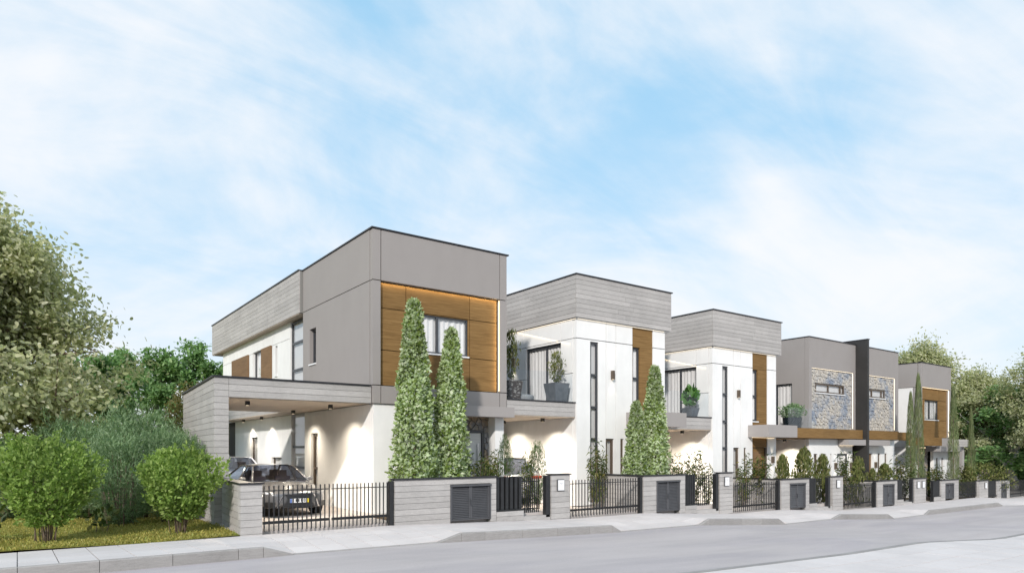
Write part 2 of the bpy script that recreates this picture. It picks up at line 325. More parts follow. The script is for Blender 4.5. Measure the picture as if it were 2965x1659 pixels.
def window(parent, ax, c, u0, u1, z0, z1, mu=(), tz=(), rec=.07, fw=.045, inside='curtain', frame='frame_dark', sill=True, name='window', left_open=0):
    mb = MB(); d0, d1 = rec, rec + .05
    abox(mb, ax, c, u0, u0 + fw, d0, d1, z0, z1); abox(mb, ax, c, u1 - fw, u1, d0, d1, z0, z1)
    abox(mb, ax, c, u0 + fw, u1 - fw, d0, d1, z0, z0 + fw); abox(mb, ax, c, u0 + fw, u1 - fw, d0, d1, z1 - fw, z1)
    us = [u0 + fw, *[m for m in mu], u1 - fw]; zs = [z0 + fw, *tz, z1 - fw]
    for m in mu: abox(mb, ax, c, m - .035, m + .035, d0 - .004, d1 - .004, z0 + fw, z1 - fw)
    for t in tz: abox(mb, ax, c, u0 + fw, u1 - fw, d0 - .002, d1 - .002, t - .04, t + .04)
    o = mb.build(name, frame, parent)
    for i, (a, b) in enumerate(zip(us, us[1:])):
        for e, f in zip(zs, zs[1:]): abox(MB(), ax, c, a, b, d0 + .02, d0 + .028, e, f).build('pane', 'pane_glass', o)
    dd = d1 + .035
    if inside == 'curtain':
        n = max(6, int((u1 - u0) / .035)); vs = []; fs = []
        for i in range(n + 1):
            u = u0 + .01 + (u1 - u0 - .02) * i / n; d = dd + .014 * math.sin(i * 1.25 + .6 * math.sin(i * .37))
            for z in (z0 + .02, z1 - .02): vs.append((u, c + d, z) if ax == 'f' else (c + d, u, z))
        for i in range(n): fs.append((2 * i, 2 * i + 2, 2 * i + 3, 2 * i + 1))
        MB().add(vs, fs).build('curtain', 'curtain', o, True)
    elif inside == 'blind': abox(MB(), ax, c, u0 + .01, u1 - .01, dd, dd + .012, z0 + .02, z1 - .02).build('blind', 'blind', o)
    if sill: abox(MB(), ax, c, u0 - .03, u1 + .03, -.035, rec + .03, z0 - .045, z0 - .004).build('sill', 'paper', o)
    return o
def spot(parent, x, y, z, energy=18, size=80, tilt=(0, 0), blend=.55, r=.03):
    d = bpy.data.lights.new('downlight_lamp', 'SPOT'); d.energy = energy; d.spot_size = R(size); d.spot_blend = blend; d.color = (1, .88, .70); d.shadow_soft_size = r
    o = bpy.data.objects.new('lamp', d); COL.objects.link(o); o.parent = parent; o.location = Vector((x, y, z)) - ORG[parent]; o.rotation_euler = (tilt[0], tilt[1], 0); return o
def downlight(parent, x, y, z, energy=18, size=82):
    o = MB().box(x - .05, x + .05, y - .05, y + .05, z - .11, z).build('downlight', 'lamp_black', parent)
    MB().box(x - .035, x + .035, y - .035, y + .035, z - .114, z - .111).build('bulb', 'bulb', o)
    spot(o, x, y, z - .13, energy, size, blend=1.0)
def sconce(parent, x, y, z, h=.3, e=5):
    o = MB().box(x - .05, x + .05, y - .11, y - .004, z - h / 2, z + h / 2).build('wall_lamp', 'frame_brown', parent)
    for s in (-1, 1):
        MB().box(x - .035, x + .035, y - .095, y - .03, z + s * h / 2 - (.003 if s > 0 else .004), z + s * h / 2 + (.004 if s > 0 else .003)).build('bulb', 'bulb', o)
        spot(o, x, y - .075, z + s * (h / 2 + .02), e, 62, (math.pi if s > 0 else 0, 0), .5)

# voronoi cells clipped to a rectangle with holes -> stone slips
def stones(parent, ax, c, u0, u1, z0, z1, cell, mat, holes=(), seed=1, t=.05):
    r = random.Random(seed); pts = []
    nu, nz = max(1, round((u1 - u0) / cell)), max(1, round((z1 - z0) / (cell * .8)))
    for i in range(nu):
        for j in range(nz):
            pts.append((u0 + (i + .5 + r.uniform(-.42, .42) + (.5 if j % 2 else 0)) * (u1 - u0) / nu, z0 + (j + .5 + r.uniform(-.4, .4)) * (z1 - z0) / nz))
    def clip(poly, nx, ny, d):
        out = []
        for i in range(len(poly)):
            a, b = poly[i], poly[(i + 1) % len(poly)]; fa, fb = a[0] * nx + a[1] * ny - d, b[0] * nx + b[1] * ny - d
            if fa <= 0: out.append(a)
            if fa * fb < 0: q = fa / (fa - fb); out.append((a[0] + (b[0] - a[0]) * q, a[1] + (b[1] - a[1]) * q))
        return out
    for i, p in enumerate(pts):
        poly = [(u0, z0), (u1, z0), (u1, z1), (u0, z1)]
        for j, q in enumerate(pts):
            if i == j or abs(p[0] - q[0]) > 3 * cell or abs(p[1] - q[1]) > 3 * cell: continue
            nx, ny = q[0] - p[0], q[1] - p[1]; L = math.hypot(nx, ny)
            if L < 1e-4: continue
            nx /= L; ny /= L; d = (p[0] + q[0]) / 2 * nx + (p[1] + q[1]) / 2 * ny - .008
            poly = clip(poly, nx, ny, d)
            if len(poly) < 3: break
        if len(poly) < 3: continue
        polys = [poly]
        for h in holes:
            nxt = []
            for pl in polys:
                xs = [q[0] for q in pl]; zs = [q[1] for q in pl]
                if max(xs) <= h[0] or min(xs) >= h[1] or max(zs) <= h[2] or min(zs) >= h[3]: nxt.append(pl); continue
                nxt += [clip(pl, 1, 0, h[0]), clip(pl, -1, 0, -h[1])]
                mid = clip(clip(pl, -1, 0, -h[0]), 1, 0, h[1]); 
                if len(mid) > 2: nxt += [clip(mid, 0, 1, h[2]), clip(mid, 0, -1, -h[3])]
            polys = [q for q in nxt if len(q) > 2]
        for pl in polys:
            d = -t + r.uniform(-.018, .018); n = len(pl); mx = sum(q[0] for q in pl) / n; mz = sum(q[1] for q in pl) / n
            ins = [(mx + (q[0] - mx) * .86, mz + (q[1] - mz) * .86) for q in pl]
            W = lambda u, dd, z: (u, c + dd, z) if ax == 'f' else (c + dd, u, z)
            vs = [W(u, 0, z) for u, z in pl] + [W(u, d * .6, z) for u, z in pl] + [W(u, d + r.uniform(-.008, .008), z) for u, z in ins]
            fs = [(k, (k + 1) % n, n + (k + 1) % n, n + k) for k in range(n)] + [(n + k, n + (k + 1) % n, 2 * n + (k + 1) % n, 2 * n + k) for k in range(n)] + [tuple(range(2 * n, 3 * n))]
            MB().add(vs, fs).build('stone', mat, parent)

F = 16.76        # the plane of the house fronts
FY = 14.4        # the plane of the street fence
def lerp_tab(tab):
    xs, ys = [a for a, _ in tab], [b for _, b in tab]
    return lambda x: float(np.interp(x, xs, ys))
fence_z = lerp_tab([(-60, -.03), (7.14, -.055), (12.62, -.23), (15.6, -.235), (20.12, -.5), (23.1, -.515), (27.57, -.77), (30.46, -.79), (41.8, -.82), (46, -1.05), (52, -1.1), (120, -2.0)])
road_z = lerp_tab([(-60, -.10), (4, -.14), (6.9, -.17), (12.1, -.32), (15.1, -.35), (19.3, -.6), (22, -.605), (26.5, -.86), (29, -.86), (37.3, -.9), (42, -1.1), (52, -1.2), (120, -2.1)])
# ------------------------------------------------------------------ ground, road, pavements
def sheet(name, mat, xs, ys, zf, kind='structure', parent=None):
    vs = [(x, y, zf(x, y)) for x in xs for y in ys]; m = len(ys)
    fs = [(i * m + j, (i + 1) * m + j, (i + 1) * m + j + 1, i * m + j + 1) for i in range(len(xs) - 1) for j in range(m - 1)]
    o = MB().add(vs, fs).build(name, mat, parent); o['kind'] = kind; return o
XP = [-300, -60, -20, 4, 6.9, 7.14, 12.1, 12.62, 15.1, 15.6, 19.3, 20.12, 22, 23.1, 26.5, 27.57, 29, 30.46, 37.3, 41.8, 46, 52, 120, 500]
sheet('ground', 'soil', XP, [-300, 0, 40, 500], lambda x, y: fence_z(x) - .42)
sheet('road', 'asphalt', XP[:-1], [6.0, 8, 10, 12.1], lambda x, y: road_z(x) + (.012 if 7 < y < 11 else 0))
kk = lerp_tab([(-99, 1), (3.41, 1), (3.93, 0), (6.86, 0), (7.41, 1), (11.75, 1), (12.09, 0), (15.12, 0), (15.52, 1), (18.9, 1), (19.27, 0), (22.03, 0), (22.59, 1), (25.97, 1), (26.46, 0), (29.02, 0), (29.49, 1), (36.66, 1), (37.3, 0), (40.2, 0), (40.9, 1), (99, 1)])
KB = [3.41, 3.93, 6.86, 7.41, 11.75, 12.09, 15.12, 15.52, 18.9, 19.27, 22.03, 22.59, 25.97, 26.46, 29.02, 29.49, 36.66, 37.3, 40.2, 40.9]
def kerb_top(x): return road_z(x) + .02 + .165 * kk(x)
def sw(x, y):
    t = (y - 11.94) / (FY - 11.94)
    return (road_z(x) + .185) * (1 - t) + fence_z(x) * t - .165 * (1 - kk(x)) * max(0.0, 1 - (y - 11.94) / 1.3)
pave = sheet('pavement', 'mortar', sorted(set([x for x in XP if -30 < x < 60] + [-60] + KB)), [11.94, 12.7, 13.32, FY + .25], lambda x, y: sw(x, min(y, FY)) - .022)
def tile(parent, x0, x1, y0, y1, zf, g=.007):
    a, b, c, d = x0 + g, x1 - g, y0 + g, y1 - g; dz = rng.uniform(-.002, .002)
    q = [(a, c), (b, c), (b, d), (a, d)]
    return [(x, y, zf(x, y) + dz) for x, y in q] + [(x, y, zf(x, y) - .04) for x, y in q]
TF = [(0, 1, 2, 3), (0, 4, 5, 1), (1, 5, 6, 2), (2, 6, 7, 3), (3, 7, 4, 0)]
NR = 5; rows = [11.94 + (FY + .06 - 11.94) * i / NR for i in range(NR + 1)]; TW = .5
far = MB(); i = 0; x = -3.5
while x < 52:
    for j in range(NR):
        v = tile(pave, x, x + TW, rows[j], rows[j + 1], lambda a, b: sw(a, min(b, FY)))
        if x < 26: MB().add(v, TF).build('paving_slab', 'paving_tile', pave)
        else: far.add(v, TF)
    x += TW
far.build('paving_slabs_far', 'paving_tile', pave)['kind'] = 'stuff'
sheet('pavement_strip', 'paving_rest', [-60, -20, -3.49], [11.94, FY + .06], lambda x, y: sw(x, min(y, FY)) - .003)
kerb = tag(link('kerb', None), None, None, None, 'structure'); ORG[kerb] = Vector((0, 0, 0))
edges = sorted(set(KB + [-12 + i * 1.0 for i in range(60)])); edges = [e for i, e in enumerate(edges) if i == 0 or e in KB or min(abs(e - b) for b in KB) > .3]
for a, b in zip(edges, edges[1:]):
    g = .004; a += g; b -= g; za, zb = kerb_top(a), kerb_top(b); ra, rb = road_z(a) - .1, road_z(b) - .1; bv = .018
    P = [(a, 11.87, ra), (b, 11.87, rb), (b, 11.936, rb), (a, 11.936, ra), (a, 11.87, za - bv), (b, 11.87, zb - bv), (a, 11.87 + bv, za), (b, 11.87 + bv, zb), (b, 11.936, zb), (a, 11.936, za)]
    MB().add(P, [(0, 1, 5, 4), (4, 5, 7, 6), (6, 7, 8, 9), (0, 4, 6, 9, 3), (1, 2, 8, 7, 5)]).build('kerb_stone', 'kerb_concrete', kerb)
# the pavement on the near side of the street
def nk(x): return 6.36 - max(0, x - 15) ** 2 * .0012
near = sheet('near_pavement', 'mortar', [-40, 0, 8, 12, 15, 19, 22, 26, 30, 40, 60], [-4, 2, 6.3], lambda x, y: road_z(x) + .118)
for a in np.arange(-2, 40, 1.0):
    a = float(a); b = a + .992; za, zb = road_z(a) + .15, road_z(b) + .15
    y0, y1, y2, y3 = nk(a), nk(b), nk(a) - .14, nk(b) - .14
    MB().add([(a, y0, za - .3), (b, y1, zb - .3), (b, y1, zb - .015), (a, y0, za - .015), (a, y0 - .015, za), (b, y1 - .015, zb), (b, y3, zb), (a, y2, za), (a, y2, za - .3), (b, y3, zb - .3)],
             [(1, 0, 3, 2), (2, 3, 4, 5), (5, 4, 7, 6), (6, 7, 8, 9), (0, 8, 7, 4, 3), (9, 1, 2, 5, 6)]).build('kerb_stone', 'kerb_concrete', near)
for a in np.arange(7.5, 34, .6):
    for j in range(5):
        y1 = 6.2 - j * .6 - (max(0, a - 15) ** 2 * .0012); MB().add(tile(near, float(a), float(a) + .6, y1 - .6, y1, lambda p, q: road_z(p) + .15), TF).build('paving_slab', 'paving_tile', near)
# lawn at the end of the row and the yards behind the fence
SK = math.sin(R(4)), math.cos(R(4))
sheet('lawn', 'lawn', [-80, -20, -8, -4, -2, 0, 2, 3.75], [FY + .02, 15.5, 17, 20, 26, 40, 120], lambda x, y: -.035 + .02 * math.sin(x * 1.3 + y) - .0 * y)
for nm, x0, x1, z, y0 in (('yard', 3.7, 12.02, 0, 14.62), ('yard', 12.02, 19.6, -.16, 14.62), ('yard', 19.6, 27.2, -.45, 14.62), ('yard', 27.2, 37.9, -.79, 14.62), ('yard', 37.9, 60, -1.05, 14.62)):
    o = MB().box(x0 + .002, x1 - .002, y0, 37, -2.2, z - .004).build(nm, 'yard_paving'); o['kind'] = 'structure'
for x0, x1, z in ((7.3, 10.9, .012), (15.8, 18.2, -.146), (23.3, 26, -.436), (30.7, 33.2, -.776), (36.5, 39.3, -.77), (42, 47, -1.03)):
    o = MB().box(x0, x1, 14.66, 16.3, z - .1, z).build('planting_bed', 'soil'); o['kind'] = 'structure'

# ------------------------------------------------------------------ houses
def core(parent, x0, x1, y0, y1, z0, z1): return MB().box(x0, x1, y0, y1, z0, z1).build('inner_wall', 'dark_interior', parent)
def coping(parent, x0, x1, y0, y1, z, w=.22, h=.035, sides='fslr'):
    mb = MB()
    if 'f' in sides: mb.box(x0, x1, y0, y0 + w, z, z + h)
    if 's' in sides: mb.box(x0, x0 + w, y0 + w, y1, z, z + h)
    if 'r' in sides: mb.box(x1 - w, x1, y0 + w, y1, z, z + h)
    return mb.build('coping', 'granite', parent)
Z_TOP = 7.655
def roof(parent, x0, x1, y0, y1, z): return MB().box(x0, x1, y0, y1, z - .3, z - .02).build('roof', 'grey_render', parent)

def house_grey():
    X0, X1 = 7.66, 12.1
    h = thing('grey_house', (X0, F, 0), 'nearest house, grey with a warm lit oak panel and a concrete carport on its side', 'house', 'row of new houses along the street')
    # grey cladding of the street front
    for u0, u1 in ((X0, 7.91), (7.91, 11.83), (11.83, X1)):
        panel(h, 'cladding_panel', 'grey_render', 'f', F, u0, u1, 6.28, Z_TOP); panel(h, 'cladding_panel', 'grey_render', 'f', F, u0, u1, 2.96, 3.46)
    panel(h, 'cladding_panel', 'grey_render', 'f', F, X0, 7.91, 3.46, 6.28); panel(h, 'cladding_panel', 'grey_render', 'f', F, 11.83, X1, 3.46, 6.28)
    # wood recess
    us, zs = [7.925, 8.71, 10.81, 11.79], [3.47, 4.43, 5.57, 6.26]; wd = F + .10
    for i in range(3):
        for j in range(3): panel(h, 'wood_panel', 'oak', 'f', wd, us[i], us[i + 1], zs[j], zs[j + 1], [(8.77, 10.75, 4.47, 5.55)] if i == j == 1 else (), .1, .01)
    window(h, 'f', wd, 8.77, 10.75, 4.47, 5.55, mu=(9.72,), rec=.03)
    strip_lamp(h, 9.87, F + .05, 6.262, 3.84, (R(20), 0, 0), 4); strip_lamp(h, 11.812, F + .05, 4.87, 2.7, (R(-25), R(90), 0), 5); led(h, 11.8185, 11.8195, F + .012, F + .05, 3.5, 6.25)
    # grey side
    panel(h, 'cladding_panel', 'grey_render', 's', X0, F + .172, 22.2, 6.28, Z_TOP, t=.2)
    panel(h, 'cladding_panel', 'grey_render', 's', X0, F + .172, 22.2, 2.97, 6.28, [(20.98, 21.56, 4.49, 5.62)], t=.2)
    window(h, 's', X0, 20.98, 21.56, 4.49, 5.62, rec=.12, inside='dark', fw=.07)
    core(h, X0 + .24, X1, F + .23, 22.3, 2.99, 7.6); core(h, 8.06, X1, 22.3, 33.55, .02, 7.5); core(h, 8.02, 11.9, F + .8, 22.3, .02, 2.98)
    # board-marked band along the side
    band = MB().box(7.57, 8.02, 22.21, 34.6, 6.27, Z_TOP).build('parapet_band', 'joint_dark', h)
    boards(band, 'board', (7.57, 34.6), R(-90), 12.39, 6.262, Z_TOP, mat='concrete_band', t=.035)
    MB().box(7.55, 8.0, 22.25, 34.58, 6.235, 6.258).build('soffit', 'soffit_wood', h)
    coping(h, X0 - .03, X1 + .06, F - .03, 22.2, Z_TOP + .002); MB().box(7.5, 7.78, 22.2, 34.64, Z_TOP + .002, Z_TOP + .04).build('coping', 'granite', h)
    roof(h, X0 + .25, X1, F + .25, 33.5, Z_TOP)
    # white upper side wall
    WX = 7.8
    hol = [(22.3, 23.9, 0, 6.2), (25.39, 25.64, 4.5, 5.6), (27.37, 28.63, 3.3, 5.7)]
    for a, b in ((23.98, 26.0), (26.0, 27.17), (27.17, 31.72), (31.72, 33.6)):
        for e, f in ((2.97, 5.67), (5.67, 6.255)): panel(h, 'plaster_panel', 'white_plaster', 's', WX, a, b, e, f, hol, t=.2, gap=.009)
    flat(h, 'plaster_panel', 'white_plaster', 's', WX, 22.22, 22.3, 2.97, 6.255, t=.2); flat(h, 'plaster_panel', 'white_plaster', 's', WX, 23.9, 23.97, 2.97, 6.255, t=.2)
    window(h, 's', WX, 22.3, 23.9, .05, 6.2, tz=(1.12, 1.82, 3.3, 4.5, 5.45), rec=.05, inside='blind', sill=False, fw=.07)
    window(h, 's', WX, 25.39, 25.64, 4.5, 5.6, rec=.1, inside='dark', fw=.05)
    window(h, 's', WX, 27.37, 28.63, 3.3, 5.7, mu=(27.75,), rec=.1, inside='curtain')
    for a, b in ((26.02, 27.25), (29.14, 31.75)): abox(MB(), 's', WX, a, b, -.07, -.01, 3.3, 5.68).build('shutter', 'oak_dark', h)
    # white ground floor
    GX = 7.72
    hol = [(22.3, 23.8, 0, 2.95), (20.99, 21.6, .02, 2.26), (27.97, 28.89, .02, 2.24), (24.9, 26.15, .7, 1.45)]
    flat(h, 'ground_floor_wall', 'white_plaster', 's', GX, F + .24, 22.2, 0, 2.955, hol, t=.2)
    flat(h, 'ground_floor_wall', 'white_plaster', 's', WX, 22.2, 31.4, 0, 2.95, hol, t=.2)
    window(h, 's', GX, 20.99, 21.6, .02, 2.26, tz=(1.13,), rec=.08, frame='frame_brown', sill=False, fw=.1)
    window(h, 's', WX, 24.9, 26.15, .7, 1.45, rec=.1, frame='frame_brown')
    window(h, 's', WX, 27.97, 28.89, .02, 2.24, rec=.08, inside='blind', frame='frame_brown', sill=False, name='door')
    flat(h, 'ground_floor_wall', 'white_plaster', 'f', F + .06, GX, 10.25, 0, 2.955, t=.16)
    flat(h, 'pillar', 'white_plaster', 'f', F + .03, 11.68, 12.0, 0, 2.955, t=.5)
    ent = flat(h, 'entrance_wall', 'joint_dark', 'f', F + .42, 10.25, 11.68, 0, 2.95, [(10.5, 11.5, 0, 2.3)], t=.16)
    stones(ent, 'f', F + .42, 10.25, 11.68, 0, 2.95, .22, 'stone_warm', [(10.48, 11.52, 0, 2.32)], 5, .04)
    d = MB(); d.box(10.5, 10.56, F + .38, F + .5, 0, 2.3).box(11.44, 11.5, F + .38, F + .5, 0, 2.3).box(10.56, 11.44, F + .38, F + .5, 2.24, 2.3); fr = d.build('door_frame', 'frame_dark', h)
    lf = MB().box(10.57, 11.43, F + .43, F + .48, .02, 2.23).build('door', 'door_pale', h); MB().box(11.28, 11.3, F + .38, F + .43, .9, 1.9).build('handle', 'chrome', lf)
    MB().box(10.3, 12.05, 16.3, F - .004, 2.69, 2.992).build('canopy', 'grey_canopy', h); led(h, 10.35, 11.6, F + .2, F + .23, 2.925, 2.945)
    MB().box(10.26, 11.66, F + .02, F + .4, 2.93, 2.952).build('soffit', 'soffit_wood', h)
    sconce(h, 8.55, F + .06, 1.75, .25, 0.5)
    # carport
    fas = MB().box(4.03, 7.655, 16.83, 17.05, 2.975, 3.42).build('carport_beam', 'joint_dark', h)
    boards(fas, 'board', (4.03, 16.83), 0, 3.62, 2.965, 3.42, ch=.15)
    e = (3.70 + 5.96 * SK[0], 16.8 + 5.96 * SK[1])
    w = MB().prism([(3.73, 16.83), (4.03, 16.83), (4.03 + 5.92 * SK[0], 16.8 + 5.95 * SK[1]), (e[0] + .03, e[1])], 0, 3.42).build('carport_wall', 'joint_dark', h)
    boards(w, 'board', (e[0] + .03, e[1]), R(-90 - 4), 5.95, 0, 3.42, ch=.15, bl=1.9); boards(w, 'board', (3.705, 16.83), 0, .325, 0, 3.42, ch=.15, bl=3)
    MB().prism([(3.66, 16.77), (7.63, 16.77), (7.63, 16.99), (3.95, 16.99), (3.95 + 5.8 * SK[0], 16.8 + 5.98 * SK[1]), (e[0] - .04, e[1] + .02)], 3.425, 3.46).build('coping', 'granite', h)
    MB().prism([(4.04, 17.06), (7.65, 17.06), (7.65, 22.6), (e[0] + .33, 22.6)], 3.0, 3.35).build('carport_roof', 'grey_render', h)
    MB().prism([(4.03, 17.055), (7.7, 17.055), (7.7, 22.62), (e[0] + .31, 22.62)], 2.968, 2.996).build('soffit', 'soffit_wood', h)
    MB().box(7.14, 7.78, 22.65, 31.6, 2.99, 3.4).build('walkway_roof', 'joint_dark', h)
    boards(h, 'board', (7.14, 31.6), R(-90), 8.95, 2.965, 3.42, ch=.15); MB().box(7.1, 7.79, 22.66, 31.6, 2.962, 2.985).build('soffit', 'soffit_wood', h)
    for x, y in ((4.76, 17.96), (7.02, 21.25), (7.0, 18.05), (7.4, 26.0), (7.42, 28.6)): downlight(h, x, y, 2.967, (140 if y < 22 else 75) if x > 6 else 300, (140 if y < 22 else 124) if x > 6 else 165)
    return h

def house_white(cx, z, nth, who, n_glass):
    h = thing('white_house', (cx, F, z), who, 'house', 'row of new houses along the street')
    Z = lambda v: v + z; X = lambda u: cx + u
    b = lambda u0, u1, y0, y1, a, e: MB().box(X(u0), X(u1), F + y0, F + y1, Z(a), Z(e))
    band = b(-.05, 4.6, -.07, 8.2, 6.26, Z_TOP).build('parapet_band', 'joint_dark', h)
    boards(band, 'board', (X(-.085), F - .07), 0, 4.69, Z(6.25), Z(Z_TOP), ch=.156, mat='concrete_band', t=.035)
    boards(band, 'board', (X(-.05), F + 8.2), R(-90), 8.265, Z(6.25), Z(Z_TOP), ch=.156, mat='concrete_band', t=.035)
    b(-.03, 4.58, -.05, 8.2, 6.22, 6.246).build('soffit', 'white_plaster', h)
    coping(h, X(-.12), X(4.66), F - .14, F + 8.2, Z(Z_TOP) + .002)
    roof(h, X(.2), X(4.55), F + .1, F + 8.1, Z(Z_TOP))
    led(h, X(.05), X(4.3), F - .03, F - .02, Z(6.214), Z(6.219), 'led_white'); led(h, X(-.03), X(-.02), F, F + 6, Z(6.212), Z(6.219), 'led_white')
    core(h, X(.24), X(4.36), F + .24, F + 8.1, Z(.02), Z(7.5))
    fh = [(.63, 1.01, .1, 5.52), (1.37, 1.75, .05, 2.26), (2.06, 2.23, .05, 2.26)]; fh = [(X(a), X(c), Z(d), Z(e)) for a, c, d, e in fh]
    for u0, u1 in ((0, 1.37), (1.37, 1.84), (1.84, 2.67), (3.71, 4.38)):
        for e, f in ((0, 5.585), (5.585, 6.22)):
            panel(h, 'plaster_panel', 'white_plaster', 'f', F, X(u0), X(u1), Z(e), Z(f), fh, t=.17, gap=.014)
    window(h, 'f', F, X(.63), X(1.01), Z(.1), Z(5.52), tz=[Z(t) for t in (1.12, 2.24, 3.31, 4.40)], rec=.04, inside='blind', fw=.075, frame='frame_dark')
    window(h, 'f', F, X(1.37), X(1.75), Z(.05), Z(2.26), rec=.06, inside='blind', fw=.09, frame='frame_brown', sill=False)
    window(h, 'f', F, X(2.06), X(2.23), Z(.05), Z(2.26), rec=.06, inside='dark', fw=.07, frame='frame_brown', sill=False)
    # oak strip with its tall window, and the front door below
    for e, f in ((2.27, 3.33), (3.33, 5.54), (5.54, 6.2)):
        panel(h, 'wood_panel', 'oak', 'f', F + .02, X(2.67), X(3.71), Z(e), Z(f), [(X(2.69), X(3.06), Z(3.37), Z(5.52))], t=.15, gap=.004)
    window(h, 'f', F + .02, X(2.69), X(3.06), Z(3.37), Z(5.52), tz=(Z(4.42),), rec=.06, inside='curtain', fw=.07)
    d = b(2.72, 3.62, .09, .14, .03, 2.25).build('door', 'oak', h); b(3.46, 3.49, .04, .085, .8, 1.7).build('handle', 'frame_dark', d); b(2.8, 3.35, .078, .088, .25, 1.1).build('door_panel', 'oak_dark', d); b(2.8, 3.35, .078, .088, 1.25, 2.1).build('door_panel', 'oak_dark', d)
    b(2.67, 2.72, .02, .16, 0, 2.265).build('door_frame', 'frame_brown', h); b(3.62, 3.71, .02, .16, 0, 2.265).build('door_frame', 'frame_brown', h)
    b(2.34, 4.42, -.96, -.004, 2.69, 3.19).build('canopy', 'grey_canopy', h); led(h, X(2.6), X(4.2), F - .04, F - .02, Z(2.68), Z(2.687))
    spot(h, X(3.2), F - .5, Z(2.66), 6, 100)
    sconce(h, X(1.64), F, Z(4.45), .3, 5.0); sconce(h, X(4.05), F, Z(1.75), .28, 3)
    # left side wall with the terrace door
    sl = MB().box(cx - .09, cx - .004, F + 3.42, F + 3.52, Z(5.0), Z(5.28)).build('wall_lamp', 'frame_brown', h); spot(sl, cx - .1, F + 3.47, Z(4.96), 9, 80, blend=.8)
    strip_lamp(h, cx - .02, F + 3.2, Z(6.21), 6.0, (0, R(-15), R(90)), 1.6)
    sh = [(F + .79, F + 2.74, Z(3.45), Z(5.52))]
    for u0, u1 in ((.178, .79), (.79, 2.85), (2.85, 8.1)):
        for e, f in ((0, 2.95), (2.95, 4.43), (4.43, 5.585), (5.585, 6.22)):
            panel(h, 'plaster_panel', 'white_plaster', 's', cx, F + u0, F + u1, Z(e), Z(f), sh, t=.17, gap=.011 if e > 2 else .0015)
    window(h, 's', cx, F + .79, F + 2.74, Z(3.45), Z(5.52), mu=(F + 1.63,), rec=.07, sill=False, fw=.07, name='terrace_door')
    # terrace slab over the carport
    L = 2.8
    slab = MB().box(X(-L), X(-.005), F + .07, F + 6, Z(2.97), Z(3.42)).build('terrace_slab', 'joint_dark', h)
    boards(slab, 'board', (X(-L), F + .07), 0, L - .01, Z(2.96), Z(3.42), ch=.155)
    b(-L, -.005, .01, .3, 3.423, 3.455).build('coping', 'granite', h); b(-L, -.02, .06, 6, 2.935, 2.962).build('soffit', 'soffit_wood', h)
    b(-L, -.02, .3, 6, 3.423, 3.44).build('terrace_floor', 'yard_paving', h)
    gl = n_glass; w = (L - .06) / gl
    for i in range(gl): b(-L + .01 + i * w, -L + i * w + w - .005, .12, .135, 3.456, 4.40).build('glass_panel', 'rail_glass', h)
    for x, y, e, a in ((-.66, .95, 150, 140), (-.66, 3.2, 150, 140), (-1.7, 2.2, 200, 165)): downlight(h, X(x), F + y, Z(2.935), e, a)  # the last, widest one is added as fill light for the carport
    return h

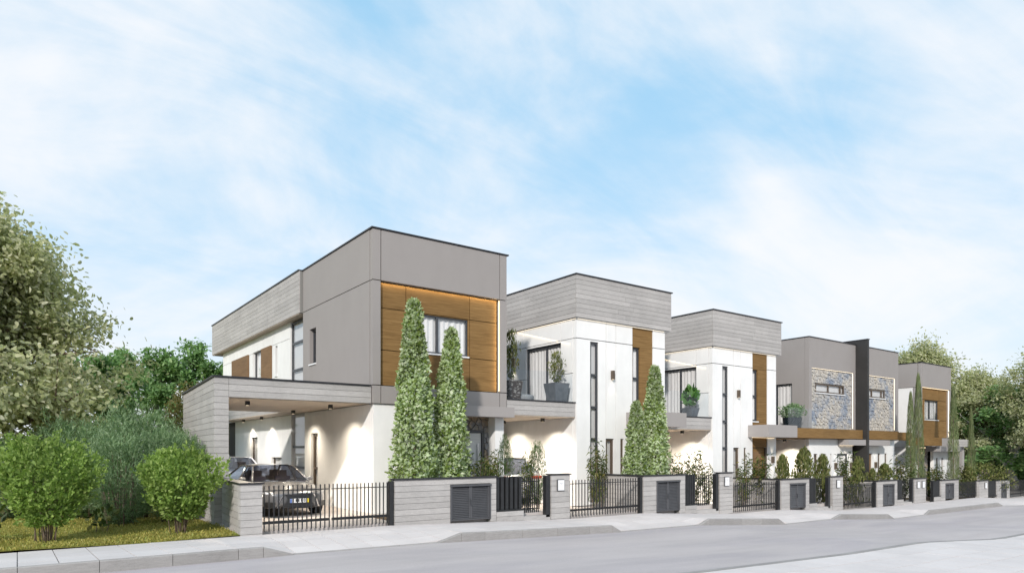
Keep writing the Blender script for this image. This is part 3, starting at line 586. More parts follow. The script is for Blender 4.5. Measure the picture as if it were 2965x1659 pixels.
def house_pair():
    z = -.78; Z = lambda v: v + z
    def half(name, x0, x1, label, fin):
        h = thing(name, (x0, F, z), label, 'house', 'row of new houses along the street')
        # upper grey front with recessed stone panel
        p0, p1 = (x0 + .23, x1 - .20) if fin else (x0 + .3, x1 - .36)
        if not fin: p0 = x0 + .05
        flat(h, 'upper_wall', 'grey_render', 'f', F, x0, x1, Z(3.0), Z(Z_TOP), [(p0, p1, Z(3.5), Z(6.28))], t=.2)
        so = MB(); w0, w1 = (29.74, 32.3) if fin else (34.0, 36.42); hol = [(w0, w1, Z(5.17), Z(5.59))]
        st = flat(h, 'stone_panel', 'joint_dark', 'f', F + .12, p0, p1, Z(3.5), Z(6.28), hol, t=.12)
        stones(st, 'f', F + .12, p0, p1 - .04, Z(3.5), Z(6.24), 0.205, 'stone', [(w0 - .02, w1 + .02, Z(5.15), Z(5.61))], 11 if fin else 12, .05)
        led(h, p0 + .03, p1 - .04, F + .03, F + .045, Z(6.262), Z(6.272), 'led_white'); led(h, p1 - .02, p1 - .006, F + .03, F + .045, Z(3.55), Z(6.26), 'led_white')
        window(h, 'f', F + .06, w0, w1, Z(5.17), Z(5.59), mu=((w0 + w1) / 2 - .15, w1 - .35), rec=.02, inside='blind', fw=.06, frame='frame_brown')
        core(h, x0 + .21, x1, F + .27, F + 9, Z(.02), Z(7.5)); roof(h, x0 + .2, x1, F + .2, F + 9, Z(Z_TOP))
        coping(h, x0 - .03, x1 + .03, F - .03, F + 9, Z(Z_TOP) + .002)
        return h
    h4 = half('semi_detached_house', 29.06, 33.25, 'grey and stone semi-detached house on the near side of the dark dividing fin', True)
    h5 = half('semi_detached_house', 33.42, 37.75, 'grey and stone semi-detached house on the far side of the dark dividing fin', False)
    # dark fin between the two
    f = MB().box(33.255, 33.415, 16.18, F + 8, Z(0), Z(7.86)).build('dividing_fin', 'fin_dark', h4); MB().box(33.23, 33.44, 16.15, F + 8, Z(7.862), Z(7.9)).build('coping', 'granite', f)
    # left side of the near half: grey above, terrace door
    panel(h4, 'cladding_panel', 'grey_render', 's', 29.06, F + .21, F + 9, Z(3.0), Z(Z_TOP), [(17.6, 19.2, Z(3.5), Z(5.6))], t=.19, gap=0)
    window(h4, 's', 29.06, 17.6, 19.2, Z(3.5), Z(5.6), mu=(18.4,), rec=.06, sill=False, name='terrace_door')
    # wood band
    for a, b in ((26.9, 29.68), (29.68, 33.24)): panel(h4, 'wood_band', 'oak', 'f', 16.4, a, b, Z(3.03), Z(3.48), t=.34, gap=.006)
    for a, b in ((33.43, 37.0),): panel(h5, 'wood_band', 'oak', 'f', 16.4, a, b, Z(3.03), Z(3.48), t=.34, gap=.006)
    panel(h5, 'wood_band', 'oak', 'f', 17.1, 37.02, 40.2, Z(3.03), Z(3.48), t=.3, gap=.006)
    MB().box(26.85, 29.04, F, F + 6, Z(3.02), Z(3.44)).build('terrace_slab', 'grey_render', h4); MB().box(26.85, 29.04, 16.45, F + 6, Z(3.0), Z(3.016)).build('soffit', 'oak_dark', h4)
    MB().box(28.45, 29.05, 16.46, 16.475, Z(3.49), Z(4.35)).build('glass_panel', 'rail_glass', h4); MB().box(26.9, 28.44, 16.46, 16.475, Z(3.49), Z(4.35)).build('glass_panel', 'rail_glass', h4)
    # white ground floor
    hol4 = [(29.51, 29.84, Z(.05), Z(2.33)), (30.26, 30.59, Z(.05), Z(2.33)), (30.94, 31.06, Z(.05), Z(2.33)), (31.57, 32.5, Z(0), Z(2.33))]
    flat(h4, 'ground_floor_wall', 'white_plaster', 'f', F + .03, 29.1, 33.0, Z(0), Z(3.0), hol4, t=.17)
    flat(h4, 'ground_floor_wall', 'white_plaster', 's', 29.1, F + .21, F + 9, Z(0), Z(2.99), t=.17)
    for a, b, c, d in hol4[:3]: window(h4, 'f', F + .03, a, b, c, d, rec=.06, fw=.07 if b - a > .2 else .04, inside='blind' if b - a > .2 else 'dark', frame='frame_brown', sill=False)
    d = MB().box(31.63, 32.44, F + .09, F + .14, Z(.03), Z(2.26)).build('door', 'door_pale', h4); MB().box(32.3, 32.32, F + .05, F + .085, Z(.9), Z(1.7)).build('handle', 'chrome', d)
    MB().box(31.57, 31.63, F + .04, F + .16, Z(0), Z(2.33)).box(32.44, 32.5, F + .04, F + .16, Z(0), Z(2.33)).box(31.63, 32.44, F + .04, F + .16, Z(2.27), Z(2.33)).build('door_frame', 'frame_dark', h4)
    hol5 = [(34.4, 35.0, Z(0), Z(2.33)), (35.56, 35.83, Z(.05), Z(2.33)), (36.3, 36.57, Z(.05), Z(2.33))]
    flat(h5, 'ground_floor_wall', 'white_plaster', 'f', F + .03, 33.5, 37.37, Z(0), Z(3.0), hol5, t=.17)
    for a, b, c, d in hol5[1:]: window(h5, 'f', F + .03, a, b, c, d, rec=.06, fw=.07, inside='blind', frame='frame_brown', sill=False)
    MB().box(34.4, 35.0, F + .1, F + .15, Z(.02), Z(2.33)).build('door', 'oak_dark', h5)
    MB().box(31.6, 33.25, 16.25, F - .01, Z(2.73), Z(3.0)).build('canopy', 'grey_canopy', h4); MB().box(33.42, 35.7, 16.25, F - .01, Z(2.73), Z(3.0)).build('canopy', 'grey_canopy', h5)
    spot(h4, 32.3, 16.5, Z(2.7), 6, 110); spot(h5, 34.3, 16.5, Z(2.7), 6, 110)
    sconce(h4, 31.35, F + .03, Z(1.75), .3, 2); sconce(h4, 32.8, F + .03, Z(1.75), .3, 2); sconce(h5, 35.25, F + .03, Z(1.75), .3, 2)
    downlight(h4, 28.45, 17.6, Z(3.0), 190, 140)
    for s in (hol4[3],): led(h4, 31.7, 33.0, F - .03, F - .015, Z(2.72), Z(2.727))
    return h4, h5

def house_far():
    X0, X1, z = 40.45, 44.4, -1.07; Z = lambda v: v + z
    h = thing('grey_house', (X0, F, z), 'farthest house of the row, grey box with small oak panel, behind slim cypresses', 'house', 'row of new houses along the street')
    for u0, u1 in ((X0, 40.62), (40.62, 44.15), (44.15, X1)): panel(h, 'cladding_panel', 'grey_render', 'f', F, u0, u1, Z(6.3), Z(Z_TOP)); panel(h, 'cladding_panel', 'grey_render', 'f', F, u0, u1, Z(2.96), Z(3.5))
    panel(h, 'cladding_panel', 'grey_render', 'f', F, X0, 40.62, Z(3.5), Z(6.3)); panel(h, 'cladding_panel', 'grey_render', 'f', F, 44.15, X1, Z(3.5), Z(6.3))
    us, zs = [40.63, 41.12, 43.0, 44.12], [3.5, 4.5, 5.64, 6.28]
    for i in range(3):
        for j in range(3): panel(h, 'wood_panel', 'oak', 'f', F + .12, us[i], us[i + 1], Z(zs[j]), Z(zs[j + 1]), [(41.2, 42.95, Z(4.53), Z(5.62))] if i == j == 1 else (), .1, .01)
    window(h, 'f', F + .12, 41.2, 42.95, Z(4.53), Z(5.62), mu=(41.9,), rec=.04)
    led(h, 40.65, 44.1, F + .02, F + .05, Z(6.285), Z(6.297)); led(h, 44.132, 44.144, F + .02, F + .05, Z(3.53), Z(6.28), 'led_white')
    panel(h, 'cladding_panel', 'grey_render', 's', X0, F + .172, F + 9, Z(6.3), Z(Z_TOP)); panel(h, 'cladding_panel', 'grey_render', 's', X0, F + .172, F + .42, Z(2.96), Z(6.3))
    panel(h, 'plaster_panel', 'white_plaster', 's', X0 + .03, F + .44, F + 9, Z(2.96), Z(6.3), gap=0)
    flat(h, 'ground_floor_wall', 'white_plaster', 's', X0 + .1, F + .2, F + 9, Z(0), Z(2.95))
    core(h, X0 + .2, X1 - .03, F + .25, F + 9, Z(2.95), Z(7.5)); core(h, X0 + .28, X1 - .1, F + .6, F + 9, Z(0), Z(2.94)); roof(h, X0 + .2, X1 - .05, F + .2, F + 9, Z(Z_TOP))
    coping(h, X0 - .03, X1 + .05, F - .03, F + 9, Z(Z_TOP) + .002)
    hol = [(42.5, 42.72, Z(.05), Z(2.34)), (43.23, 43.46, Z(.05), Z(2.34))]
    flat(h, 'ground_floor_wall', 'white_plaster', 'f', F + .05, 42.14, X1 - .05, Z(0), Z(2.95), hol)
    for a, b, c, d in hol: window(h, 'f', F + .05, a, b, c, d, rec=.05, fw=.05, inside='dark', frame='frame_brown', sill=False)
    ent = flat(h, 'entrance_wall', 'joint_dark', 'f', F + .4, X0 + .1, 42.14, Z(0), Z(2.95), [(40.9, 41.7, Z(0), Z(2.3))]); stones(ent, 'f', F + .4, X0 + .1, 42.14, Z(0), Z(2.95), .3, 'stone_warm', [(40.88, 41.72, Z(0), Z(2.32))], 8)
    MB().box(40.9, 41.7, F + .42, F + .47, Z(.02), Z(2.3)).build('door', 'frame_dark', h)
    MB().box(41.0, X1 - .02, 16.2, F - .01, Z(2.72), Z(3.0)).build('canopy', 'grey_canopy', h); MB().box(38.9, 41.2, 16.0, F - .02, Z(3.03), Z(3.48)).build('wood_canopy', 'oak', h)
    led(h, 40.8, 42.1, F + .2, F + .23, Z(2.92), Z(2.94)); spot(h, 41.4, F + .15, Z(2.9), 6, 110)
    # carport on the far side
    bm = MB().box(44.45, 48.4, F + .53, F + .75, Z(3.0), Z(3.46)).build('carport_beam', 'joint_dark', h); boards(bm, 'board', (44.45, F + .53), 0, 3.95, Z(3.0), Z(3.46), ch=.155)
    cw = MB().box(44.45, 48.7, F + 5.5, F + 5.7, Z(0), Z(3.46)).build('carport_wall', 'joint_dark', h); boards(cw, 'board', (44.45, F + 5.5), 0, 4.2, Z(0), Z(3.46), ch=.2)
    wl_ = MB().box(48.1, 48.4, F + .76, F + 5.5, Z(0), Z(3.44)).build('carport_wall', 'concrete', h)
    MB().box(44.45, 48.1, F + .76, F + 5.5, Z(3.02), Z(3.4)).build('carport_roof', 'grey_render', h)
    return h
house_grey()
house_white(14.93, -.15, 2, 'white house with concrete top band, standing right beside the nearest grey house', 2)
house_white(22.08, -.44, 3, 'white house with concrete top band, standing right beside the stone-faced pair', 2)
house_pair(); house_far()
# ------------------------------------------------------------------ street fence
ORD = ['first', 'second', 'third', 'fourth', 'fifth', 'sixth', 'seventh', 'eighth']
TH = .2
def concrete_wall(x0, x1, top, label, hole=None, cat='wall', nm='garden_wall', sides=True, cop=True, group='board-marked walls of the street fence'):
    zb = min(fence_z(x0), fence_z(x1)) - .12
    w = thing(nm, ((x0 + x1) / 2, FY + TH / 2, zb), label, cat, group)
    hol = [(hole[0], hole[1], hole[2] - 1, hole[3])] if hole else []
    body = MB()
    for a, b, e, f in cells(x0 + .025, x1 - .025, zb, top, hol): body.box(a, b, FY + .03, FY + TH, e, f)
    bo = body.build('wall_core', 'joint_dark', w)
    boards(bo, 'board', (x0, FY + .03), 0, x1 - x0, zb, top, ch=.146, bl=2.2, holes=[(h[0] - x0, h[1] - x0, h[2], h[3]) for h in hol])
    if sides:
        boards(bo, 'board', (x0 + .025, FY + TH), R(-90), TH - .03, zb, top, ch=.146, t=.025)
        boards(bo, 'board', (x1 - .025, FY + .03), R(90), TH - .03, zb, top, ch=.146, t=.025)
    if cop: MB().box(x0 - .03, x1 + .03, FY - .03, FY + TH + .03, top + .002, top + .036).build('coping', 'granite', w)
    return w
BAR = {}
def bar_mesh(w, d, mat):
    if (w, d, mat) not in BAR: BAR[(w, d, mat)] = MB().box(-w / 2, w / 2, -d / 2, d / 2, -.5, .5).mesh('bar', mat)
    return BAR[(w, d, mat)]
def bars(parent, xs, y, z0, z1, w=.022, d=.02, mat='anthracite', name='bar'):
    for x in xs:
        o = link(name, bar_mesh(w, d, mat), parent, Vector((x, y, (z0 + z1) / 2)) - ORG[parent]); o.scale = (1, 1, z1 - z0)
def drive_gate(x0, x1, top, label, nb=30, post=True):
    zg = fence_z((x0 + x1) / 2); g = thing('driveway_gate', ((x0 + x1) / 2, FY + .1, zg), label, 'gate', 'driveway gates of the street fence'); y = FY + .1
    xm = (x0 + x1) / 2
    for a, b in ((x0 + .02, xm - .025), (xm + .025, x1 - .12)):
        leaf = MB().box(a, b, y + .022, y + .05, zg + .20, zg + .26).box(a, b, y + .022, y + .05, top - .14, top - .12).build('leaf_rail', 'anthracite', g)
        n = nb // 2; bars(leaf, [a + .02 + (b - a - .04) * i / (n - 1) for i in range(n)], y, zg + .05, top - .02)
    if post: MB().box(x1 - .1, x1 + .0, y - .06, y + .06, zg - .1, top).build('post', 'anthracite', g)
    return g
def slat_screen(x0, x1, z0, z1, label, n=6):
    s = thing('slat_screen', ((x0 + x1) / 2, FY + .1, z0), label, 'screen', 'slatted screens beside the garden gates'); w = (x1 - x0) / n
    bars(s, [x0 + w * (i + .5) for i in range(n)], FY + .08, z0 + .02, z1, w * .62, .05, name='slat')
    MB().box(x0 - .01, x1 + .01, FY + .0, FY + .2, z0 - .015, z0 + .015).build('base_rail', 'anthracite', s)
    MB().box(x0, x1, FY + .112, FY + .14, z0 + .06, z0 + .1).box(x0, x1, FY + .112, FY + .14, z1 - .12, z1 - .08).box(x0, x1, FY + .142, FY + .147, z0 + .02, z1 - .01).build('back_frame', 'anthracite', s); return s
def ped_gate(x0, x1, z0, z1, label, n=12, post=.14, y=FY + .3):
    g = thing('garden_gate', ((x0 + x1) / 2, y, z0), label, 'gate', 'narrow garden gates of the street fence')
    rail = MB().box(x0, x1, y + .012, y + .03, z0 + .14, z0 + .17).box(x0, x1, y + .012, y + .03, z1 - .16, z1 - .13).build('rail', 'anthracite', g)
    bars(rail, [x0 + .03 + (x1 - x0 - .06) * i / (n - 1) for i in range(n)], y, z0 + .02, z1 - .03, .02, .02)
    MB().box(x1 + .02, x1 + .02 + post, FY + .02, FY + .16, z0 - .08, z1 + .01).build('post', 'anthracite', g); return g
def cabinet(x0, x1, z0, z1, label, fine=True):
    c = thing('meter_cabinet', ((x0 + x1) / 2, FY, z0), label, 'cabinet', 'louvred meter cabinets in the fence walls'); y = FY - .004; xm = (x0 + x1) / 2
    fr = MB().box(x0, x0 + .035, y - .01, y + .14, z0, z1).box(x1 - .035, x1, y - .01, y + .14, z0, z1).box(x0 - .01, x1 + .01, y - .03, y + .14, z1 - .03, z1 + .012).box(x0 + .035, x1 - .035, y - .0, y + .14, z0, z0 + .03).build('frame', 'cabinet_grey', c)
    MB().box(x0 + .035, x1 - .035, y + .09, y + .14, z0 + .03, z1 - .03).build('back_panel', 'cabinet_grey', c)
    for a, b in ((x0 + .04, xm - .003), (xm + .003, x1 - .04)):
        d = MB().box(a, a + .04, y + .02, y + .06, z0 + .035, z1 - .035).box(b - .04, b, y + .02, y + .06, z0 + .035, z1 - .035).box(a + .04, b - .04, y + .075, y + .085, z0 + .035, z1 - .035).build('door', 'cabinet_grey', c)
        n = 18 if fine else 12; mb = MB(); hh = (z1 - z0 - .09) / n
        for i in range(n):
            zz0 = z0 + .045 + i * hh
            mb.add([(a + .04, y + .025, zz0), (b - .04, y + .025, zz0), (b - .04, y + .06, zz0 + hh * .95), (a + .04, y + .06, zz0 + hh * .95), (a + .04, y + .025, zz0 - .008), (b - .04, y + .025, zz0 - .008), (b - .04, y + .07, zz0 + hh * .95), (a + .04, y + .07, zz0 + hh * .95)], [(0, 1, 2, 3), (4, 5, 1, 0), (7, 6, 5, 4), (3, 2, 6, 7)])
        o = mb.build('louvres', 'cabinet_grey', d); o['kind'] = 'stuff'
    zc = (z0 + z1) / 2; MB().box(xm - .012, xm + .004, y - .005, y + .02, zc - .07, zc + .08).box(xm - .012, xm + .04, y - .005, y + .02, zc - .085, zc - .07).build('latch', 'frame_dark', c); return c
def nameplate(x, z, label, w=.25, h=.32):
    p = thing('nameplate', (x, FY, z), label, 'nameplate', 'nameplates on the gate piers')
    MB().box(x - w / 2, x + w / 2, FY - .03, FY - .004, z - h / 2, z + h / 2).build('backing', 'cabinet_grey', p)
    s = MB().box(x - w / 2 + .025, x + w / 2 - .01, FY - .045, FY - .031, z - h / 2 + .012, z + h / 2 - .02).build('sheet', 'paper', p)
    MB().box(x - .05, x + .06, FY - .047, FY - .0455, z + .05, z + .062).box(x - .01, x + .02, FY - .047, FY - .0455, z + .015, z + .027).build('print', 'print_grey', s)
# end wall and pier by the lawn
top1 = 1.0
concrete_wall(3.68, 4.12, top1, 'short end pier of the fence between the lawn and the first driveway gate', nm='gate_pier', cat='pier')
bw = thing('boundary_wall', (3.7, 14.7, 0), 'low concrete boundary wall running back from the end pier along the lawn', 'wall')
q0 = (3.70 + .22 * SK[0], 14.4 + .22); L = 2.2; q1 = (q0[0] + L * SK[0], q0[1] + L * SK[1])
wc = MB().prism([(q0[0] + .03, q0[1]), (q0[0] + .22, q0[1]), (q1[0] + .22, q1[1]), (q1[0] + .03, q1[1])], -.2, top1).build('wall_core', 'joint_dark', bw)
boards(wc, 'board', (q1[0] + .03, q1[1]), R(-94), L, -.2, top1, ch=.146, bl=1.6)
MB().prism([(q0[0] - .03, q0[1] + .012), (q0[0] + .25, q0[1] + .012), (q1[0] + .25, q1[1]), (q1[0] - .03, q1[1])], top1 + .002, top1 + .036).build('coping', 'granite', bw)
LOTS = [  # gate, wall, cabinet, screen, garden gate, pier, top
    ((4.14, 7.14), (7.16, 10.06), (8.67, 9.88), (10.07, 10.68), (10.72, 11.72), (11.92, 12.6), 1.0),
    ((12.63, 15.6), (15.62, 17.58), (16.2, 17.3), (17.59, 18.15), (18.2, 19.18), (19.4, 20.12), .90),
    ((20.15, 23.05), (23.08, 25.0), (23.65, 24.72), (25.01, 25.56), (25.6, 26.42), (26.75, 27.56), .60),
    ((27.6, 30.45), (30.48, 32.36), (31.0, 32.05), (32.38, 32.96), (33.0, 33.85), (34.1, 35.3), .34)]
WHO = ['with the wide concrete face right of the car', 'beside the tall conifers of the second house', 'below the third house', 'in front of the stone pair']
for i, (g, w, c, s, p, pr, top) in enumerate(LOTS):
    o = ORD[i]
    drive_gate(*g, top - .02, f'dark bar driveway gate, {o} counted from the lawn end of the fence', 30 if i == 0 else 26)
    zc = fence_z(c[0]) + .05
    concrete_wall(*w, top, f'grey boarded fence wall around the {o} meter cabinet from the lawn', (c[0], c[1], zc, top - .17))
    cabinet(c[0], c[1], zc, top - .17, f'grey louvred double-door meter cabinet, {o} along the fence from the lawn', i < 2)
    zl = fence_z(s[0]) + .27
    concrete_wall(s[0] - .0, s[1] + .28 if i == 0 else s[1] + .02, zl - .02, f'low concrete plinth below the {o} slatted screen from the lawn', cop=False, sides=False, nm='plinth_wall')
    slat_screen(s[0], s[1] + (.28 if i == 0 else 0), zl, top + .01, f'dark vertical slat screen, {o} along the fence from the lawn')
    pg0 = p[0] + (.26 if i == 0 else 0)
    ped_gate(pg0, p[1], fence_z(p[0]) + .12, top + .0, f'narrow dark bar garden gate, {o} along the fence from the lawn', 11 if i == 0 else 10)
    st = MB().box(p[0] - .0, pr[0] - .03, FY + .02, FY + .6, fence_z(p[0]) - .6, fence_z(p[0]) + .1).build('doorstep', 'concrete'); tag(st, f'concrete threshold slab under the {o} narrow garden gate from the lawn', 'step', 'thresholds of the garden gates', 'thing')
    concrete_wall(*pr, top + .02, f'concrete gate pier with nameplate, {o} along the fence from the lawn', nm='gate_pier', cat='pier')
    xm = (pr[0] + pr[1]) / 2
    if i < 3: nameplate(xm - .03, top - .26, f'white nameplate on the {o} gate pier from the lawn')
    else:
        nameplate(xm - .28, top - .26, 'white nameplate, nearer one of the two sharing one pier'); nameplate(xm + .25, top - .26, 'white nameplate, farther one of the two sharing one pier')
    # garden wall running back from the gate post
    if i:
        zb = fence_z(g[1]) - .2; d = thing('garden_wall', (g[1] + .1, FY + .2, zb), f'concrete dividing wall running back to the house behind the {o} driveway gate', 'wall', 'dividing walls behind the fence')
        cb = MB().box(g[1] + .05, g[1] + .22, FY + TH + .01, F - .15, zb, top).build('wall_core', 'joint_dark', d); boards(cb, 'board', (g[1] + .05, F - .15), R(-90), F - .15 - FY - TH - .01, zb, top, ch=.146)
        MB().box(g[1] - .02, g[1] + .26, FY + TH + .035, F - .15, top + .002, top + .036).build('coping', 'granite', d)
# far end of the fence, mirrored
zt = .2
ped_gate(35.4, 36.15, fence_z(36) + .1, zt, 'narrow dark garden gate just past the pier with two nameplates', 8, .05)
slat_screen(36.25, 36.98, fence_z(36) + .25, zt, 'dark slat screen just past the pier with two nameplates')
concrete_wall(36.2, 36.98, fence_z(36) + .23, 'low plinth past the pier with two nameplates', cop=False, sides=False, nm='plinth_wall')
concrete_wall(37.0, 39.1, zt, 'fence wall around the fifth meter cabinet, past the paired nameplates', (37.5, 38.5, -.72, .02)); cabinet(37.5, 38.5, -.72, .02, 'grey louvred meter cabinet, fifth along the fence, past the paired nameplates', False)
drive_gate(39.12, 41.78, .08, 'dark driveway gate, fifth from the lawn, below the far cypresses', 24, False)
concrete_wall(41.8, 43.0, .05, 'small far gate pier below the third slim cypress', nm='gate_pier', cat='pier'); nameplate(42.6, -.2, 'white nameplate on the last gate pier at the far end')
slat_screen(43.02, 44.3, fence_z(43.5) + .1, .02, 'dark slat screen at the far end of the fence', 9)
concrete_wall(44.32, 46.2, 0.0, 'last fence wall at the far end, with the sixth meter cabinet', (44.9, 45.7, -1.0, -.2)); cabinet(44.9, 45.7, -1.0, -.2, 'last grey meter cabinet at the far end of the fence', False)
drive_gate(46.22, 50.2, -.02, 'last dark driveway gate at the far right end of the fence', 34, False)
tw = MB().box(46.2, 62, 18.6, 18.8, -1.4, .05).build('retaining_wall', 'concrete'); tag(tw, 'low pale wall below the trees at the far right end', 'wall', None, 'thing')
# ------------------------------------------------------------------ vegetation
npr = np.random.default_rng(3)
SH = {
 'oval': ([(0, 0, 0), (.35, .26, .05), (.35, -.26, .05), (.75, .2, .03), (.75, -.2, .03), (1, 0, -.06)], [(0, 2, 4, 5), (0, 5, 3, 1)]),
 'heart': ([(0, 0, 0), (.0, .34, .07), (.0, -.34, .07), (.42, .44, .1), (.42, -.44, .1), (.78, .2, .02), (.78, -.2, .02), (1.05, 0, -.1)], [(0, 2, 4, 6, 7), (0, 7, 5, 3, 1)]),
 'lance': ([(0, 0, 0), (.4, .09, .0), (.4, -.09, .0), (1, 0, -.18)], [(0, 2, 3, 1)]),
 'small': ([(0, 0, 0), (.5, .3, .05), (.5, -.3, .05), (1, 0, 0)], [(0, 2, 3, 1)]),
 'scale': ([(0, 0, 0), (.5, .16, 0), (.5, -.16, 0), (1, 0, .05)], [(0, 2, 3, 1)]),
}
def unitv(a): return a / np.maximum(1e-6, np.linalg.norm(a, axis=1, keepdims=True))
def leaves(name, mat, pts, axis, nrm, size, shape, off=(0, 0, 0)):
    T, FS = SH[shape]; T = np.array(T); N = len(pts); axis = unitv(axis); nrm = nrm - axis * (nrm * axis).sum(1, keepdims=True); nrm = unitv(nrm); side = np.cross(nrm, axis)
    V = pts[:, None, :] - np.array(off) + (T[None, :, 0, None] * axis[:, None] + T[None, :, 1, None] * side[:, None] + T[None, :, 2, None] * nrm[:, None]) * size[:, None, None]
    V = V.reshape(-1, 3); k = len(T)
    idx = np.concatenate([np.array(f) for f in FS]); tot = np.array([len(f) for f in FS])
    loops = (np.arange(N)[:, None] * k + idx[None]).ravel(); tots = np.tile(tot, N); starts = np.concatenate([[0], np.cumsum(tots)[:-1]])
    me = bpy.data.meshes.new(name); me.vertices.add(len(V)); me.vertices.foreach_set('co', V.ravel().astype(np.float32))
    me.loops.add(len(loops)); me.loops.foreach_set('vertex_index', loops.astype(np.int32)); me.polygons.add(len(tots)); me.polygons.foreach_set('loop_start', starts.astype(np.int32)); me.polygons.foreach_set('loop_total', tots.astype(np.int32))
    me.materials.append(M[mat]); me.update(calc_edges=True); return me
def rnd(n): return npr.normal(size=(n, 3))
def tree_meshes(seed, H, crown, trunk_h, tr, nl, lsize, shape, mat, bark, sub=6, sigma=.32, droop=.1, lean=(0, 0), up=.5, limbs=16, rand_n=.8):
    """crown(t) -> radius at relative height t of the crown; meshes are local to the tree's foot"""
    r = random.Random(seed); tb = MB(); centers = []; outs = []
    p = Vector((0, 0, 0)); path = [(p.copy(), tr)]
    n = 10
    for i in range(1, n + 1):
        t = i / n; p = Vector((lean[0] * t * H + r.uniform(-.02, .02) * H, lean[1] * t * H + r.uniform(-.02, .02) * H, t * H * .96)); path.append((p, tr * (1 - t) ** .8 + .012))
    for a, b in zip(path, path[1:]): tb.tube(a[0], b[0], a[1], b[1], 8)
    def at(t):
        f = t * n; i = min(n - 1, int(f)); return path[i][0].lerp(path[i + 1][0], f - i), path[i][1] + (path[i + 1][1] - path[i][1]) * (f - i)
    th0 = trunk_h / H
    for i in range(limbs):
        t = th0 + (1 - th0) * ((i + r.random() * .8) / limbs) ** .9 * .97; b, rad = at(t * .93); ct = (t - th0) / (1 - th0)
        az = i * 2.4 + r.uniform(-.4, .4); R_ = crown(ct) * r.uniform(.8, 1.12); rise = up * R_ * r.uniform(.6, 1.3)
        e = b + Vector((math.cos(az) * R_, math.sin(az) * R_, rise)); m = b.lerp(e, .5) + Vector((r.uniform(-.1, .1) * R_, r.uniform(-.1, .1) * R_, R_ * .08)); lr = max(.02, rad * .58)
        tb.tube(b, m, lr, lr * .6, 6); tb.tube(m, e, lr * .6, .01, 5)
        for j in range(sub):
            s = .25 + .75 * (j + r.random()) / sub; q = b.lerp(m, s * 2) if s < .5 else m.lerp(e, s * 2 - 1)
            dv = Vector((r.gauss(0, 1), r.gauss(0, 1), r.gauss(.25, .6))).normalized() * (R_ * r.uniform(.18, .45)); qe = q + dv; tb.tube(q, qe, lr * .3, .006, 4, False)
            for u in (.45, .8, 1.05): centers.append(q + dv * u); outs.append((q + dv * u - b))
    top = path[-1][0]
    for _ in range(max(3, sub)): centers.append(top + Vector((r.gauss(0, .25), r.gauss(0, .25), r.uniform(-.5, .35)))); outs.append(Vector((0, 0, 1)))
    C = np.array([tuple(c) for c in centers]); O = unitv(np.array([tuple(o) for o in outs]))
    k = npr.integers(0, len(C), nl); sg = sigma * npr.uniform(.5, 1.15, len(C))[k]
    P = C[k] + rnd(nl) * sg[:, None] * np.array([1, 1, .75]); o = O[k]
    ax = o * .5 + rnd(nl) * .7 + np.array([0, 0, -droop]); nn = np.array([0, 0, .45]) + o * 1.0 + rnd(nl) * rand_n * .6
    return tb.mesh('trunk', bark, smooth=True), leaves('crown', mat, P, ax, nn, lsize * npr.uniform(.6, 1.25, nl), shape)
def plant(name, loc, label, cat, group, meshes, rz=0, sc=(1, 1, 1), names=('trunk', 'crown')):
    o = thing(name, loc, label, cat, group, rz); o.scale = sc
    for nme, me in zip(names, meshes): link(nme, me, o)
    return o
# big linden at the left edge
round_c = lambda w: (lambda t: w * (math.sin(math.pi * min(1, .12 + t * .86)) ** .7))
lm = tree_meshes(21, 8.7, lambda t: 3.9 * (1 - t) ** .60 * (.75 + .25 * min(1, t * 5)) + .35, 1.5, .2, 85000, .15, 'oval', 'leaf_linden', 'bark', 9, .36, .5, up=.22, limbs=42)
plant('linden_tree', (-1.3, 24.5, -.05), 'tall olive-green broadleaf tree at the left edge, taller than everything beside it', 'tree', None, lm, 0, (1.1, 1.1, 1.07))
# background trees on the left
gm = [tree_meshes(31 + i, 8.4, lambda t: 1.9 * (1 - t) ** .5 + .25, .8, .2, 6500, .26, 'oval', 'leaf_green', 'bark_pale', 5, .25, .2, up=1.35, limbs=13) for i in range(3)]
for i, (x, y, h, lab) in enumerate(((4.6, 48.5, .93, 'green tree with pale limbs beside the linden crown, behind the shrubs'), (7.1, 46.9, .97, 'green tree with pale limbs midway between linden and carport'), (8.6, 45.6, .99, 'bright green tree with pale limbs just left of the carport wall'),
        (10.2, 44.2, .88, 'green tree with pale limbs whose crown touches the concrete band'), (5.9, 51.5, 1.02, 'taller hazy green tree in the back of the left tree group'), (2.4, 47, .85, 'green tree mostly hidden behind the linden crown'), (12.5, 49, .72, 'green tree seen through the carport behind the white car'))):
    plant('green_tree', (x, y, -.1), lab, 'tree', 'bright green trees behind the left garden', gm[i % 3], i * 1.9, (1, 1, h))
